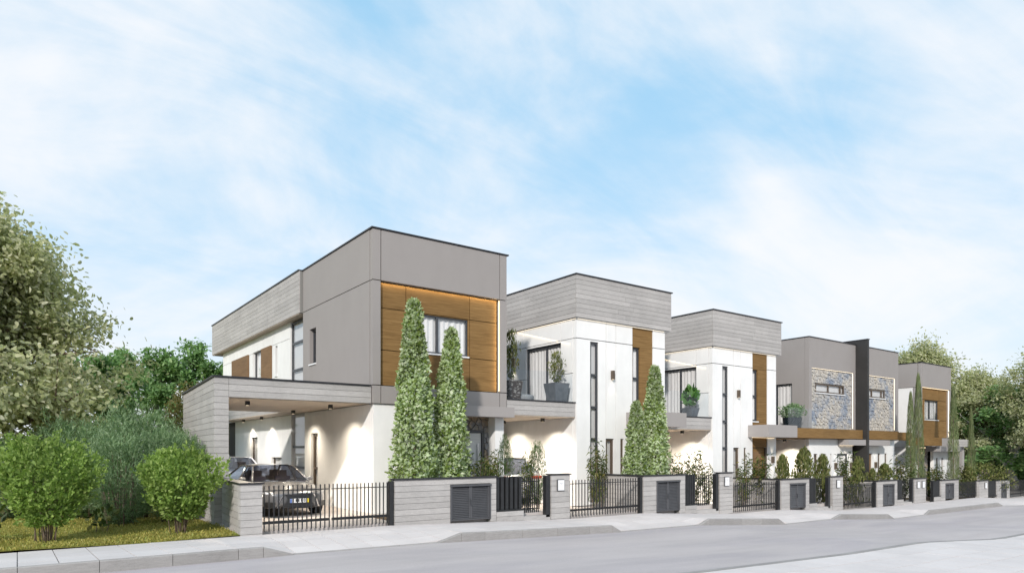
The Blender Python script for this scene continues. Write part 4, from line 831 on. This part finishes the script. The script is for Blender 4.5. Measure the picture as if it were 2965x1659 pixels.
# grey-green shrubs, upright bushes
def shrub_meshes(seed, h, w, n, lsize, shape, mat, stems=12, low=.12, up=.9, core=.55, bark='bark', rough=.16, base_w=.18, spread=1.0, shoots=0, tap=(.42, 1.9), per=16, flat=0):
    r = random.Random(seed); tb = MB(); u = unitv(rnd(n)); u[:, 2] = np.abs(u[:, 2]) * 1.0
    ph = npr.uniform(0, 6.28, 6); az = np.arctan2(u[:, 1], u[:, 0])
    lump = 1 + rough * (np.sin(az * 3 + ph[0] + u[:, 2] * 4) + np.sin(az * 5 + ph[1] - u[:, 2] * 6) * .7 + np.sin(u[:, 2] * 9 + ph[2] + az * 2) * .5)
    rad = npr.uniform(core, 1, n) ** .6 * lump
    zc = npr.uniform(-1, 1, n); s = np.sqrt(1 - zc ** 2 * .92) if not flat else np.where(zc > 0, (1 - np.abs(zc) ** flat * .95) ** .5, 1.0); z = low * h + (zc * .5 + .5) * (1 - low) * h * (1 + .05 * npr.normal(size=n)) * (.93 + .07 * lump)
    taper = np.clip(tap[0] + (z / h) * tap[1], 0, 1) ** .8; P = np.stack([np.cos(az) * s * rad * w * taper, np.sin(az) * s * rad * w * taper, z], 1)
    o = unitv(P - np.array([0, 0, h * .35])); ax = o * .7 + rnd(n) * .55 + np.array([0, 0, up * .5]); nn = o + rnd(n) * .6 + np.array([0, 0, .4])
    if shoots:
        idx = npr.integers(0, n, shoots * 3); idx = idx[(rad[idx] > .8) & (z[idx] > h * .35)][:shoots]
        for i in idx:
            d = o[i] * np.array([1, 1, .9]) + npr.normal(size=3) * .25 + np.array([0, 0, .45 * up]); d /= np.linalg.norm(d); Ls = npr.uniform(.14, .42) * max(w, h * .5)
            q0 = P[i] - d * Ls * .3;
            tt = npr.uniform(.15, 1.0, per); P = np.concatenate([P, q0 + tt[:, None] * Ls * d + npr.normal(size=(per, 3)) * .03 * w]); ax = np.concatenate([ax, d + npr.normal(size=(per, 3)) * .7]); nn = np.concatenate([nn, npr.normal(size=(per, 3)) + o[i] * .8])
        n = len(P)
    for i in range(stems):
        a = i * 2.4; b = Vector((math.cos(a) * base_w * r.random(), math.sin(a) * base_w * r.random(), -.05)); e = Vector((math.cos(a) * w * .75 * r.uniform(.3, 1) * spread, math.sin(a) * w * .75 * r.uniform(.3, 1) * spread, h * r.uniform(.65, .92)))
        m = b.lerp(e, .4) + Vector((0, 0, h * .1)); tb.tube(b, m, .011, .008, 5); tb.tube(m, e, .008, .004, 4, False)
    return tb.mesh('stems', bark, smooth=True), leaves('foliage', mat, P, ax, nn, lsize * npr.uniform(.6, 1.3, n), shape)
SN = ('stems', 'foliage')
eb = [shrub_meshes(50 + i, 1.0, .46, 9000, .05, 'lance', 'leaf_blue', 16, .02, 1.3, .35, rough=.26, shoots=260, per=22) for i in range(3)]
for i, (x, y, h, w, lab) in enumerate(((2.45, 19.9, 2.6, 2.3, 'tallest grey-green shrub behind, between the two bright bushes'), (1.2, 20.6, 2.3, 2.2, 'grey-green shrub standing behind the left bright bush'), (3.05, 18.4, 2.1, 1.7, 'grey-green shrub right against the carport side wall'),
        (1.95, 18.0, 2.0, 1.8, 'grey-green shrub in front, filling the gap between the bright bushes'), (-.1, 21.4, 1.9, 2.3, 'grey-green shrub below the linden, far left behind the bush'), (-1.8, 21.5, 1.7, 2.3, 'grey-green shrub at the left picture edge beneath the linden'))):
    plant('silver_shrub', (x, y, -.04), lab, 'shrub', 'grey-green shrubs on the lawn', eb[i % 3], i * 2.1, (w, w, h), SN)
bb = shrub_meshes(61, 1.82, .80, 5600, .078, 'oval', 'leaf_bush', 20, .18, 1.0, .25, rough=.19, base_w=.2, spread=.85, shoots=330, tap=(.12, 1.1), flat=3.2)
b2 = shrub_meshes(62, 1.66, .73, 4800, .078, 'oval', 'leaf_bush', 18, .2, 1.0, .25, rough=.21, base_w=.2, spread=.85, shoots=290, tap=(.10, 1.15), flat=2.6)
plant('round_bush', (.46, 15.6, -.04), 'bright green round bush farther from the house, at the left edge', 'bush', 'bright green bushes on the lawn', bb, 0, (1, 1, 1), SN)
plant('round_bush', (2.78, 15.57, -.04), 'bright green round bush right beside the end of the concrete fence', 'bush', 'bright green bushes on the lawn', b2, 1, (1, 1, 1), SN)
sp = shrub_meshes(63, .45, .28, 60, .14, 'oval', 'leaf_bamboo', 3, .3, .6, .4)
plant('sapling', (1.45, 16.75, -.04), 'tiny dark-leaved sapling on the lawn between the bright bushes', 'plant', None, sp, 0, (1, 1, 1), SN)
plant('sapling', (-.55, 16.3, -.04), 'dark leafy sprig at the left picture edge beside the bush', 'plant', None, sp, 2, (1.1, 1.1, 1.6), SN)
ym = shrub_meshes(64, 4.4, 1.2, 5000, .13, 'small', 'leaf_olive', 6, .03, 1.0, .5)
plant('dark_conifer', (6.3, 32.6, 0), 'dark olive evergreen just behind the concrete carport wall', 'tree', None, ym, 0, (1, 1, 1), SN)
plant('olive_shrub', (10.9, 42, 0), 'olive-brown shrub seen through the carport past the house corner', 'shrub', None, ym, 1, (1.6, 1.6, .9), SN)
# grass
n = 26000; gx = npr.uniform(-6, 3.9, n); gy = FY + .06 + npr.uniform(0, 1, n) ** 1.6 * 7; gz = -.035 + .02 * np.sin(gx * 1.3 + gy)
keep = gx < 3.62 + (gy - FY) * .07; gx, gy, gz = gx[keep], gy[keep], gz[keep]; n = len(gx)
ga = rnd(n) * .45 + np.array([0, 0, 1.0]); gn = rnd(n)
o = link('grass', leaves('grass', 'grass_blade', np.stack([gx, gy, gz], 1), ga, gn, npr.uniform(.03, .075, n), 'scale')); tag(o, 'short dry yellowish grass of the lawn', 'grass', None, 'stuff')
# pale columnar conifers
def cone_meshes(seed, h, w, n, lsize, mat, shape='small', pw=.75, bot=.93, lay=.72, upb=.2, rough=.07):
    t = npr.uniform(0, 1, n) ** .85 * .99; az = npr.uniform(0, 6.2832, n); ph = npr.uniform(0, 6, 4)
    prof = np.clip(1 - t, 0, 1) ** pw * (bot + (1 - bot) * np.minimum(1, t * 6)) ; rr = w * (prof + .015) * (1 + rough * np.sin(az * 4 + t * 17 + ph[0]) + rough * np.sin(az * 3 - t * 29 + ph[1])) * npr.choice([1, 1, 1, lay], n) * npr.uniform(.9, 1.06, n) * (1 + .16 * (npr.uniform(0, 1, n) > .93))
    P = np.stack([np.cos(az) * rr, np.sin(az) * rr, t * h], 1); o = np.stack([np.cos(az), np.sin(az), np.full(n, .25)], 1)
    ax = rnd(n) * .6 + np.array([0, 0, upb]) + o * .35; nn = o + rnd(n) * .35
    tb = MB(); tb.tube((0, 0, -.1), (0, 0, h * .5), .06, .04, 7); tb.tube((0, 0, h * .5), (0, 0, h * .93), .04, .01, 6)
    m = 12
    return tb.mesh('trunk', 'bark'), leaves('crown', mat, P, ax, nn, lsize * npr.uniform(.65, 1.25, n), shape)
def pale(x, y, z, h, w, label):
    o = thing('pale_conifer', (x, y, z), label, 'conifer', 'pale columnar conifers behind the fence', rng.uniform(0, 6)); o.rotation_euler = (R(rng.uniform(-1.2, 1.2)), R(rng.uniform(-1.2, 1.2)), rng.uniform(0, 6))
    tr_, cr = cone_meshes(int(h * 100), h, w / 2, int(2100 * h * w ** .5), .115, 'leaf_pale', 'small', .56, rough=.12); link('trunk', tr_, o); link('crown', cr, o)
pale(8.18, 15.35, 0, 5.55, 1.12, 'tallest pale leafy conifer, left one of the pair before the lit oak panel')
pale(9.22, 15.4, 0, 4.95, 1.02, 'pale leafy conifer, right and shorter one of the pair before the lit oak panel')
pale(16.25, 15.4, -.16, 3.45, .82, 'shorter pale conifer of the pair before the white house')
pale(17.25, 15.42, -.16, 4.7, .98, 'taller pale conifer of the pair before the white house')
# slim cypresses
cy = cone_meshes(80, 1.0, .5, 5200, .05, 'leaf_cypress', 'scale', .5, .8, .8, 1.6, .05)
for x, h, w, lab in ((36.0, 5.3, .56, 'slim dark cypress, first of four, shorter than its close neighbour'), (36.85, 6.25, .62, 'tallest slim dark cypress, at the corner of the farthest grey house'), (41.1, 5.85, .64, 'slim dark cypress at the right edge of the farthest house'), (43.5, 4.85, .48, 'thinnest slim cypress, last of four, in front of the far concrete carport')):
    o = thing('slim_cypress', (x, 15.4, fence_z(x)), lab, 'cypress', 'slim cypresses before the farthest house', x); o.scale = (w, w, h); link('trunk', cy[0], o); link('crown', cy[1], o)
# bamboo-like and columnar garden plants behind the fence
def bamboo_meshes(seed, n_st=7, n=420, lsize=.15):
    r = random.Random(seed); tb = MB(); P = []; A = []
    for i in range(n_st):
        a = i * 2.4 + r.random(); hh = r.uniform(.6, 1.0); b = Vector((math.cos(a) * .1, math.sin(a) * .1, 0)); e = Vector((math.cos(a) * r.uniform(.08, .42), math.sin(a) * r.uniform(.08, .42), hh))
        m = b.lerp(e, .6) + Vector((0, 0, .06)); tb.tube(b, m, .009, .007, 5); tb.tube(m, e, .007, .003, 4, False)
        for j in range(n // n_st):
            s = r.uniform(.18, 1.03); q = b.lerp(m, s / .6) if s < .6 else m.lerp(e, (s - .6) / .4); P.append(q + Vector((r.gauss(0, .06), r.gauss(0, .06), r.gauss(0, .03)))); t = r.uniform(0, 6.28); A.append(Vector((math.cos(t), math.sin(t), r.uniform(-.7, .5))))
    P = np.array([tuple(p) for p in P]); A = np.array([tuple(p) for p in A]); N = len(P)
    return tb.mesh('stems', 'bark'), leaves('foliage', 'leaf_bamboo', P, A, np.array([0, 0, 1.]) + rnd(N) * .4, lsize * npr.uniform(.6, 1.2, N), 'lance')
bm_ = [bamboo_meshes(90 + i, 7, 520, .17) for i in range(3)]
BAM = [(9.95, 15.2, 1.75, .7, 'dark bamboo shrub at the front door, just right of the paired conifers'), (10.55, 15.25, 1.8, .9, 'dark bamboo shrub behind the first slat screen'), (11.0, 16.0, 1.95, .7, 'dark bamboo shrub against the white entrance pillar'), (11.85, 15.4, 1.85, .75, 'reddish bamboo shrub between the two small conifers'),
       (14.75, 15.7, 2.2, .75, 'dark bamboo shrub behind the second driveway gate, left one of two'), (15.25, 15.9, 2.2, .6, 'dark bamboo shrub by the pale conifers, right one of two'), (18.0, 15.3, 1.85, .75, 'sparse bamboo shrub right beside the taller pale conifer pair'), (18.55, 15.35, 1.9, .75, 'sparse bamboo shrub in the middle of the loose trio'), (19.1, 15.3, 2.35, 1.0, 'tallest bamboo shrub, under the balcony of the second white house'), (19.85, 15.3, 1.7, .65, 'short bamboo shrub behind the second nameplate pier'),
       (22.35, 15.5, 2.0, .9, 'dark bamboo shrub behind the third driveway gate'), (23.3, 15.4, 2.2, 1.3, 'bushy bamboo shrub before the oak front door'), (29.45, 15.3, 2.4, 1.2, 'dark leafy climber-like plant in front of the pale door of the stone pair'), (34.5, 15.2, 2.2, 1.6, 'bushy dark shrub left of the slim cypress pair'), (37.4, 15.2, 1.9, 1.2, 'dark shrub just right of the tallest slim cypress'), (38.8, 15.2, 1.75, 1.1, 'dark shrub before the white wall of the farthest house')]
for i, (x, y, h, w, lab) in enumerate(BAM): plant('bamboo_shrub', (x, y, fence_z(x) + .03), lab, 'shrub', 'bamboo shrubs behind the fence', bm_[i % 3], i * 1.3, (w, w, h), SN)
cm = [cone_meshes(100 + i, 1.0, .44, 1500, .085, 'leaf_column', 'oval', .42, .8, .6, .8, .2) for i in range(2)]
for i, (x, y, h, w, lab) in enumerate(((24.6, 15.3, 2.05, .8, 'small columnar shrub, first left in front of the stone pair terrace'), (26.15, 15.3, 2.4, 1.1, 'tallest columnar shrub in front of the beige carport wall'), (27.6, 15.3, 2.2, .9, 'columnar shrub right before the slot windows'), (30.6, 15.3, 2.1, .9, 'columnar shrub before the dark dividing fin'), (31.7, 15.2, 1.6, .6, 'small yellowish shrub just right of the dark fin'), (32.9, 15.2, 1.8, 1.1, 'yellowish shrub below the slot windows past the fin'), (42.5, 15.2, 1.6, 1.1, 'reddish shrub between the last two cypresses'))):
    plant('columnar_shrub', (x, y, fence_z(x)), lab, 'shrub', 'columnar shrubs behind the fence', cm[i % 2], i * 2.2, (w, w, h), SN)
cf_ = shrub_meshes(110, 1.0, .30, 2600, .06, 'lance', 'leaf_conifer', 3, .03, 2.0, .2, rough=.12)
plant('small_conifer', (11.3, 15.75, 0), 'small dark green conifer, left of the two behind the first garden gate', 'conifer', 'small conifers at the first garden gate', cf_, 0, (.85, .85, 1.95), SN)
plant('small_conifer', (12.45, 15.7, .05), 'small dark green conifer, right of the two behind the first garden gate', 'conifer', 'small conifers at the first garden gate', cf_, 2, (1.0, 1.0, 1.75), SN)
gs = shrub_meshes(111, 1.9, 1.5, 2600, .13, 'oval', 'leaf_column', 8, .05, 1, .3)
plant('green_shrub', (45.3, 15.5, -1.05), 'wide green shrub right of the last cypress above the far fence', 'shrub', None, gs, 0, (1, 1, 1), SN)
# trees at the far right end
rm = tree_meshes(120, 9.5, lambda t: 3.4 * (1 - t) ** .55 * (.8 + .2 * min(1, t * 5)) + .3, 1.6, .2, 50000, .17, 'oval', 'leaf_linden', 'bark', 8, .38, .3, up=.4, limbs=26)
for x, y, h, w, lab, rz in ((56.3, 23.4, 1.2, 1.15, 'olive-green tree whose top shows above the farthest grey house', .5), (57.4, 19.9, .94, 1.05, 'full olive-green tree just right of the farthest house', 2.5), (52.8, 13.6, 1.1, 1.0, 'olive-green tree cut by the right picture edge', 4.0)):
    plant('linden_tree', (x, y, -1.2), lab, 'tree', 'olive-green trees at the far end', rm, rz, (w, w, h))
dm = gm[1]
for x, y, h, lab, rz in ((55.5, 17.2, .9, 'dark green tree with pale forked branches at the far right', 1.0), (61, 19.8, .95, 'dark green tree filling the gap behind the right-hand lindens', 2.0), (60, 14.6, .8, 'low dark green tree behind the last gate', 3.3), (68, 24, 1.1, 'green tree in the back of the right-hand group', 5)):
    plant('green_tree', (x, y, -1.3), lab, 'tree', 'green trees at the far end', dm, rz, (1.4, 1.4, h))
ug = shrub_meshes(130, 2.2, 1.6, 3500, .2, 'oval', 'leaf_green', 6, .02, 1, .3)
for i, (x, y, s) in enumerate(((54, 20.5, 1.1), (57.5, 16.2, 1.2), (62, 15.6, 1.3), (66, 18, 1.4))):
    plant('undergrowth_bush', (x, y, -1.3), f'dark green bush under the far right trees, {ORD[i]} from the carport', 'bush', 'bushes under the far right trees', ug, i, (s, s, s), SN)


# ------------------------------------------------------------------ pots on the terraces
def pot_square(x, y, z, w, h, mat, label):
    o = thing('potted_plant', (x, y, z), label, 'potted plant', 'potted plants on the terraces'); a, b = w * .36, w * .5
    V = [(-a, -a, 0), (a, -a, 0), (a, a, 0), (-a, a, 0), (-b, -b, h), (b, -b, h), (b, b, h), (-b, b, h), (-b * .86, -b * .86, h), (b * .86, -b * .86, h), (b * .86, b * .86, h), (-b * .86, b * .86, h), (-b * .84, -b * .84, h - .06), (b * .84, -b * .84, h - .06), (b * .84, b * .84, h - .06), (-b * .84, b * .84, h - .06)]
    mb = MB().add(V, [(3, 2, 1, 0)] + [(i, (i + 1) % 4, 4 + (i + 1) % 4, 4 + i) for i in range(4)] + [(4 + i, 4 + (i + 1) % 4, 8 + (i + 1) % 4, 8 + i) for i in range(4)] + [(8 + i, 8 + (i + 1) % 4, 12 + (i + 1) % 4, 12 + i) for i in range(4)] + [(12, 13, 14, 15)])
    link('pot', mb.mesh('pot', mat), o); return o
def put(o, meshes, dz, sc, names=SN):
    for nme, me in zip(names, meshes): c = link(nme, me, o); c.location = (0, 0, dz); c.scale = sc
ol = shrub_meshes(140, 1.0, .5, 700, .10, 'oval', 'leaf_column', 6, .12, 1.0, .2, rough=.25)
z2 = -.15 + 3.455
put(pot_square(14.45, 17.2, z2, .62, .62, 'pot_grey', 'grey square tapered pot with olive-like bush on the first terrace'), ol, .55, (.5, .5, 1.05))
put(pot_square(12.8, 17.5, z2, .55, .62, 'pot_brown', 'dark brown patterned pot with tall thin bush against the grey house'), ol, .55, (.5, .5, 1.6))
pf = thing('pouf', (13.35, 17.6, z2), 'round grey fabric pouf on the terrace between two pots', 'pouf'); link('cushion', MB().lathe([(.30, 0), (.36, .04), (.37, .14), (.34, .2), (.2, .225), (.02, .23)], 24).mesh('cushion', 'pouf_fabric', smooth=True), pf)
fl = shrub_meshes(141, 1.0, .5, 90, .30, 'heart', 'leaf_glossy', 4, .2, 1.4, .3)
put(pot_square(21.3, 17.2, -.44 + 3.455, .5, .35, 'pot_grey', 'grey square pot with big glossy leaves on the second terrace'), fl, .28, (.6, .6, .8))
rp = thing('potted_plant', (28.1, 17.0, -.78 + 3.46), 'round black planter with grey-green bush on the terrace of the stone pair', 'potted plant', 'potted plants on the terraces')
link('pot', MB().lathe([(.36, 0), (.42, .5), (.40, .5), (.38, .44), (.02, .44)], 24).mesh('pot', 'pot_black', smooth=False), rp); put(rp, shrub_meshes(142, 1.0, .5, 1200, .11, 'oval', 'leaf_blue', 8, .05, .9, .2, rough=.2), .4, (1.05, 1.05, .65))

# ------------------------------------------------------------------ cars
def loft(st, mat, name, parent, sub=2):
    rings = []
    for y, w, zb, zs, zt in st:
        half = [(0, zb), (w * .86, zb), (w * .97, zb + .06), (w, zb + (zs - zb) * .5), (w * .965, zs - .03), (w * .90, zs + .02), (w * .5, zs + (zt - zs) * .85), (0, zt)]
        ring = [(x, y, z) for x, z in half] + [(-x, y, z) for x, z in half[-2:0:-1]]; rings.append(ring)
    n = len(rings[0]); vs = [p for r_ in rings for p in r_]; fs = []
    for i in range(len(rings) - 1):
        for j in range(n): fs.append((i * n + j, i * n + (j + 1) % n, (i + 1) * n + (j + 1) % n, (i + 1) * n + j))
    fs += [tuple(range(n - 1, -1, -1)), tuple((len(rings) - 1) * n + j for j in range(n))]
    o = link(name, MB().add(vs, fs).mesh(name, mat, smooth=True), parent); m = o.modifiers.new('s', 'SUBSURF'); m.levels = sub; m.render_levels = sub; return o
def quad_part(name, mat, parent, pts, t=0.0):
    return link(name, MB().add(pts, [tuple(range(len(pts)))]).mesh(name, mat), parent)
def car(loc, rz, mat, label, tall=0.0, cname='sedan_car', plate=True):
    c = thing(cname, loc, label, 'car', 'cars under the carports', rz)   # local: nose at y=0 looking to -y
    t = tall; c.scale = (.93, .93, .93) if not tall else (1, 1, 1)
    loft([(-.02, .50, .34, .60, .64), (.10, .76, .24, .66, .71), (.32, .875, .19, .72 + t * .3, .79 + t * .3), (.8, .92, .18, .80 + t * .4, .87 + t * .4), (1.35, .925, .18, .88 + t * .5, .965 + t * .5), (2.3, .93, .18, .92 + t * .5, .96 + t * .5), (3.4, .93, .18, .94 + t * .5, .98 + t * .5), (4.2, .915, .19, .97 + t * .5, 1.03 + t * .5), (4.7, .86, .24, .95 + t * .5, 1.01 + t * .5), (4.86, .70, .34, .86 + t * .4, .92 + t * .4)], mat, 'body', c)
    zb = .93 + t * .5; zr = 1.40 + t; r0, r1 = (2.12, 3.25) if not tall else (2.0, 4.2); yb0, yb1 = 1.28, (4.25 if not tall else 4.72)
    A = [(-.80, yb0 + .12, zb), (.80, yb0 + .12, zb), (.60, r0, zr - .03), (-.60, r0, zr - .03)]
    g = quad_part('windscreen', 'car_glass', c, [(-.79, yb0 + .1, zb), (0, yb0 - .02, zb + .02), (.79, yb0 + .1, zb), (.58, r0, zr - .03), (0, r0 - .05, zr - .005), (-.58, r0, zr - .03)])
    quad_part('rear_window', 'car_glass', c, [(.76, yb1, zb + .05), (0, yb1 + .06, zb + .05), (-.76, yb1, zb + .05), (-.58, r1, zr - .03), (0, r1 + .04, zr - .01), (.58, r1, zr - .03)])
    for s in (-1, 1):
        quad_part('side_window', 'car_glass', c, [(s * .865, yb0 + .35, zb), (s * .865, 2.55, zb + .02), (s * .625, 2.55, zr - .045), (s * .615, r0 + .12, zr - .05)])
        quad_part('side_window', 'car_glass', c, [(s * .865, 2.62, zb + .02), (s * .84, yb1 - .35, zb + .04), (s * .615, r1 - .05, zr - .05), (s * .625, 2.62, zr - .045)])
        pl = MB()
        for p, q in (((s * .83, yb0 + .12, zb - .01), (s * .60, r0, zr - .03)), ((s * .60, r0, zr - .03), (s * .63, 2.6, zr - .03)), ((s * .63, 2.6, zr - .03), (s * .60, r1, zr - .03)), ((s * .60, r1, zr - .03), (s * .80, yb1, zb + .04)), ((s * .87, 2.585, zb), (s * .63, 2.585, zr - .04))): pl.tube(p, q, .032, .028, 6)
        link('pillar', pl.mesh('pillar', mat, smooth=True), c)
        mi = MB().lathe([(.02, -.085), (.075, -.07), (.1, 0), (.075, .07), (.02, .085)], 10); mm = link('mirror', mi.mesh('mirror', mat, smooth=True), c); mm.location = (s * 1.0, yb0 + .5, zb + .06); mm.scale = (1.15, .7, .85)
    V = []; FS = []; nx, ny = 6, 7
    for i in range(ny):
        y = r0 - .04 + (r1 - r0 + .08) * i / (ny - 1); k_ = (i / (ny - 1) - .5) * 2
        for j in range(nx): x = (j / (nx - 1) - .5) * 2; V.append((x * .62, y, zr - .03 - .015 * k_ * k_ + .055 * (1 - x ** 4)))
    FS = [(i * nx + j, i * nx + j + 1, (i + 1) * nx + j + 1, (i + 1) * nx + j) for i in range(ny - 1) for j in range(nx - 1)]
    link('roof', MB().add(V, FS).mesh('roof', mat, smooth=True), c)
    cab = MB().box(-.78, .78, 1.75, yb1 - .3, .3, zb - .06).box(-.75, .75, 1.45, 1.78, zb - .12, zb - .0)
    link('cabin', cab.mesh('cabin', 'seat_dark'), c)
    for s in (-1, 1):
        for y in (2.35, 3.2): link('seat', MB().box(s * .38 - .22, s * .38 + .22, y, y + .14, .5, zb + .12 + t * .3).box(s * .38 - .12, s * .38 + .12, y + .02, y + .1, zb + .1, zb + .3 + t * .4).mesh('seat', 'seat_dark'), c)
        for y in (.93, 3.78):
            wh = thing_part = link('wheel', MB().lathe([(.2, -.11), (.31, -.11), (.335, -.07), (.335, .07), (.31, .11), (.2, .11)], 28).mesh('tyre', 'rubber', smooth=True), c); wh.location = (s * .82, y, .335); wh.rotation_euler = (0, R(90), 0)
            rim = MB().lathe([(.215, -.02), (.215, .115), (.19, .118), (.18, .06), (.06, .07), (.05, .10), (.005, .10)], 20)
            for q in range(5):
                a = q * 2 * math.pi / 5; rim.tube((.05 * math.cos(a), .05 * math.sin(a), .095), (.19 * math.cos(a), .19 * math.sin(a), .10), .025, .02, 5)
            ri = link('rim', rim.mesh('rim', 'rim_metal'), wh); ri.rotation_euler = (0, 0 if s > 0 else R(180), 0)
            ar = link('wheel_arch', MB().lathe([(.385, -.16), (.385, .0), (.3, .002)], 24).mesh('wheel_arch', 'grille_black'), c); ar.location = (s * .925, y, .335); ar.rotation_euler = (0, R(90 if s > 0 else -90), 0)
    # nose: grille, lamps, intakes, plate
    zf = .0
    link('grille', MB().add([(-.40, -.03, .63), (.40, -.03, .63), (.30, -.045, .50), (.46, -.03, .26), (-.46, -.03, .26), (-.30, -.045, .50), (-.36, .1, .63), (.36, .1, .63), (.46, .12, .26), (-.46, .12, .26)], [(5, 2, 1, 0), (4, 3, 2, 5), (0, 1, 7, 6), (3, 4, 9, 8)]).mesh('grille', 'grille_black'), c)
    gr = MB()
    for i in range(9): zz_ = .285 + i * .037; wv = .43 - (.12 * (i / 6) if i < 6 else .12 - (i - 6) * .03); gr.box(-wv, wv, -.052, -.04, zz_, zz_ + .012)
    o = link('grille_bars', gr.mesh('grille_bars', 'frame_dark'), c); o['kind'] = 'stuff'
    for s in (-1, 1):
        link('headlight', MB().add([(s * .44, .035, .60), (s * .60, .075, .63), (s * .86, .30, .70), (s * .875, .36, .66), (s * .68, .09, .57), (s * .47, .02, .52), (s * .44, .2, .60), (s * .86, .45, .70)], [(0, 1, 4, 5), (1, 2, 3, 4)] if s > 0 else [(5, 4, 1, 0), (4, 3, 2, 1)]).mesh('headlight', 'headlight_glass'), c)
        link('chrome_trim', MB().tube((s * .49, .02, .50), (s * .88, .33, .585), .012, .01, 6).tube((s * .42, -.03, .62), (s * .50, .0, .50), .012, .012, 6).tube((s * .50, .0, .50), (s * .58, .03, .27), .012, .012, 6).mesh('chrome_trim', 'chrome'), c)
        link('air_intake', MB().add([(s * .62, .03, .42), (s * .86, .22, .42), (s * .86, .20, .27), (s * .66, .05, .27)], [(0, 1, 2, 3) if s > 0 else (3, 2, 1, 0)]).mesh('air_intake', 'grille_black'), c)
        zl = .80 + t * .5; link('tail_light', MB().box(min(s * .40, s * .86), max(s * .40, s * .86), 4.70, 4.83, zl, zl + .10).mesh('tail_light', 'tail_red'), c)
    if plate:
        p = link('number_plate', MB().box(-.26, .26, -.072, -.056, .395, .505).mesh('number_plate', 'plate_white'), c)
        link('plate_band', MB().box(-.26, -.215, -.0755, -.0725, .395, .505).mesh('plate_band', 'plate_blue'), p); link('plate_band', MB().box(.215, .26, -.0755, -.0725, .395, .505).mesh('plate_band', 'plate_yellow'), p)
        gl = {'E': ['11', '10', '11', '10', '11'], 'B': ['11', '11', '11', '11', '11'], 'K': ['101', '110', '100', '110', '101'], '0': ['111', '101', '101', '101', '111']}
        x = -.185
        for ch in 'EBEE0':
            gm_ = MB()
            for i, row in enumerate(gl[ch]):
                for j, b_ in enumerate(row):
                    if b_ == '1': gm_.box(x + j * .018, x + j * .018 + .0175, -.0755, -.0725, .483 - i * .016, .483 - i * .016 + .0155)
            o = link('plate_character', gm_.mesh('plate_character', 'grille_black'), p); o['kind'] = 'stuff'; x += .075
    link('rear_plate', MB().box(-.26, .26, 4.855, 4.875, .60 + t * .3, .71 + t * .3).mesh('rear_plate', 'plate_white'), c)
    return c
car((5.85, 17.28, 0), R(1.5), 'paint_grey', 'dark grey sedan parked nose out behind the first driveway gate')
car((6.45, 23.9, 0), R(1), 'paint_white', 'white car parked behind the dark grey sedan, half hidden by the carport post', .05, 'white_car', False)
car((13.75, 23.0, -.16), R(180), 'paint_silver', 'silver car seen from behind past the small conifers', .2, 'silver_car', False)
car((46.3, 22.3, -1.06), R(180), 'paint_red', 'red car in the far carport behind the last cypress', .0, 'red_car', False)
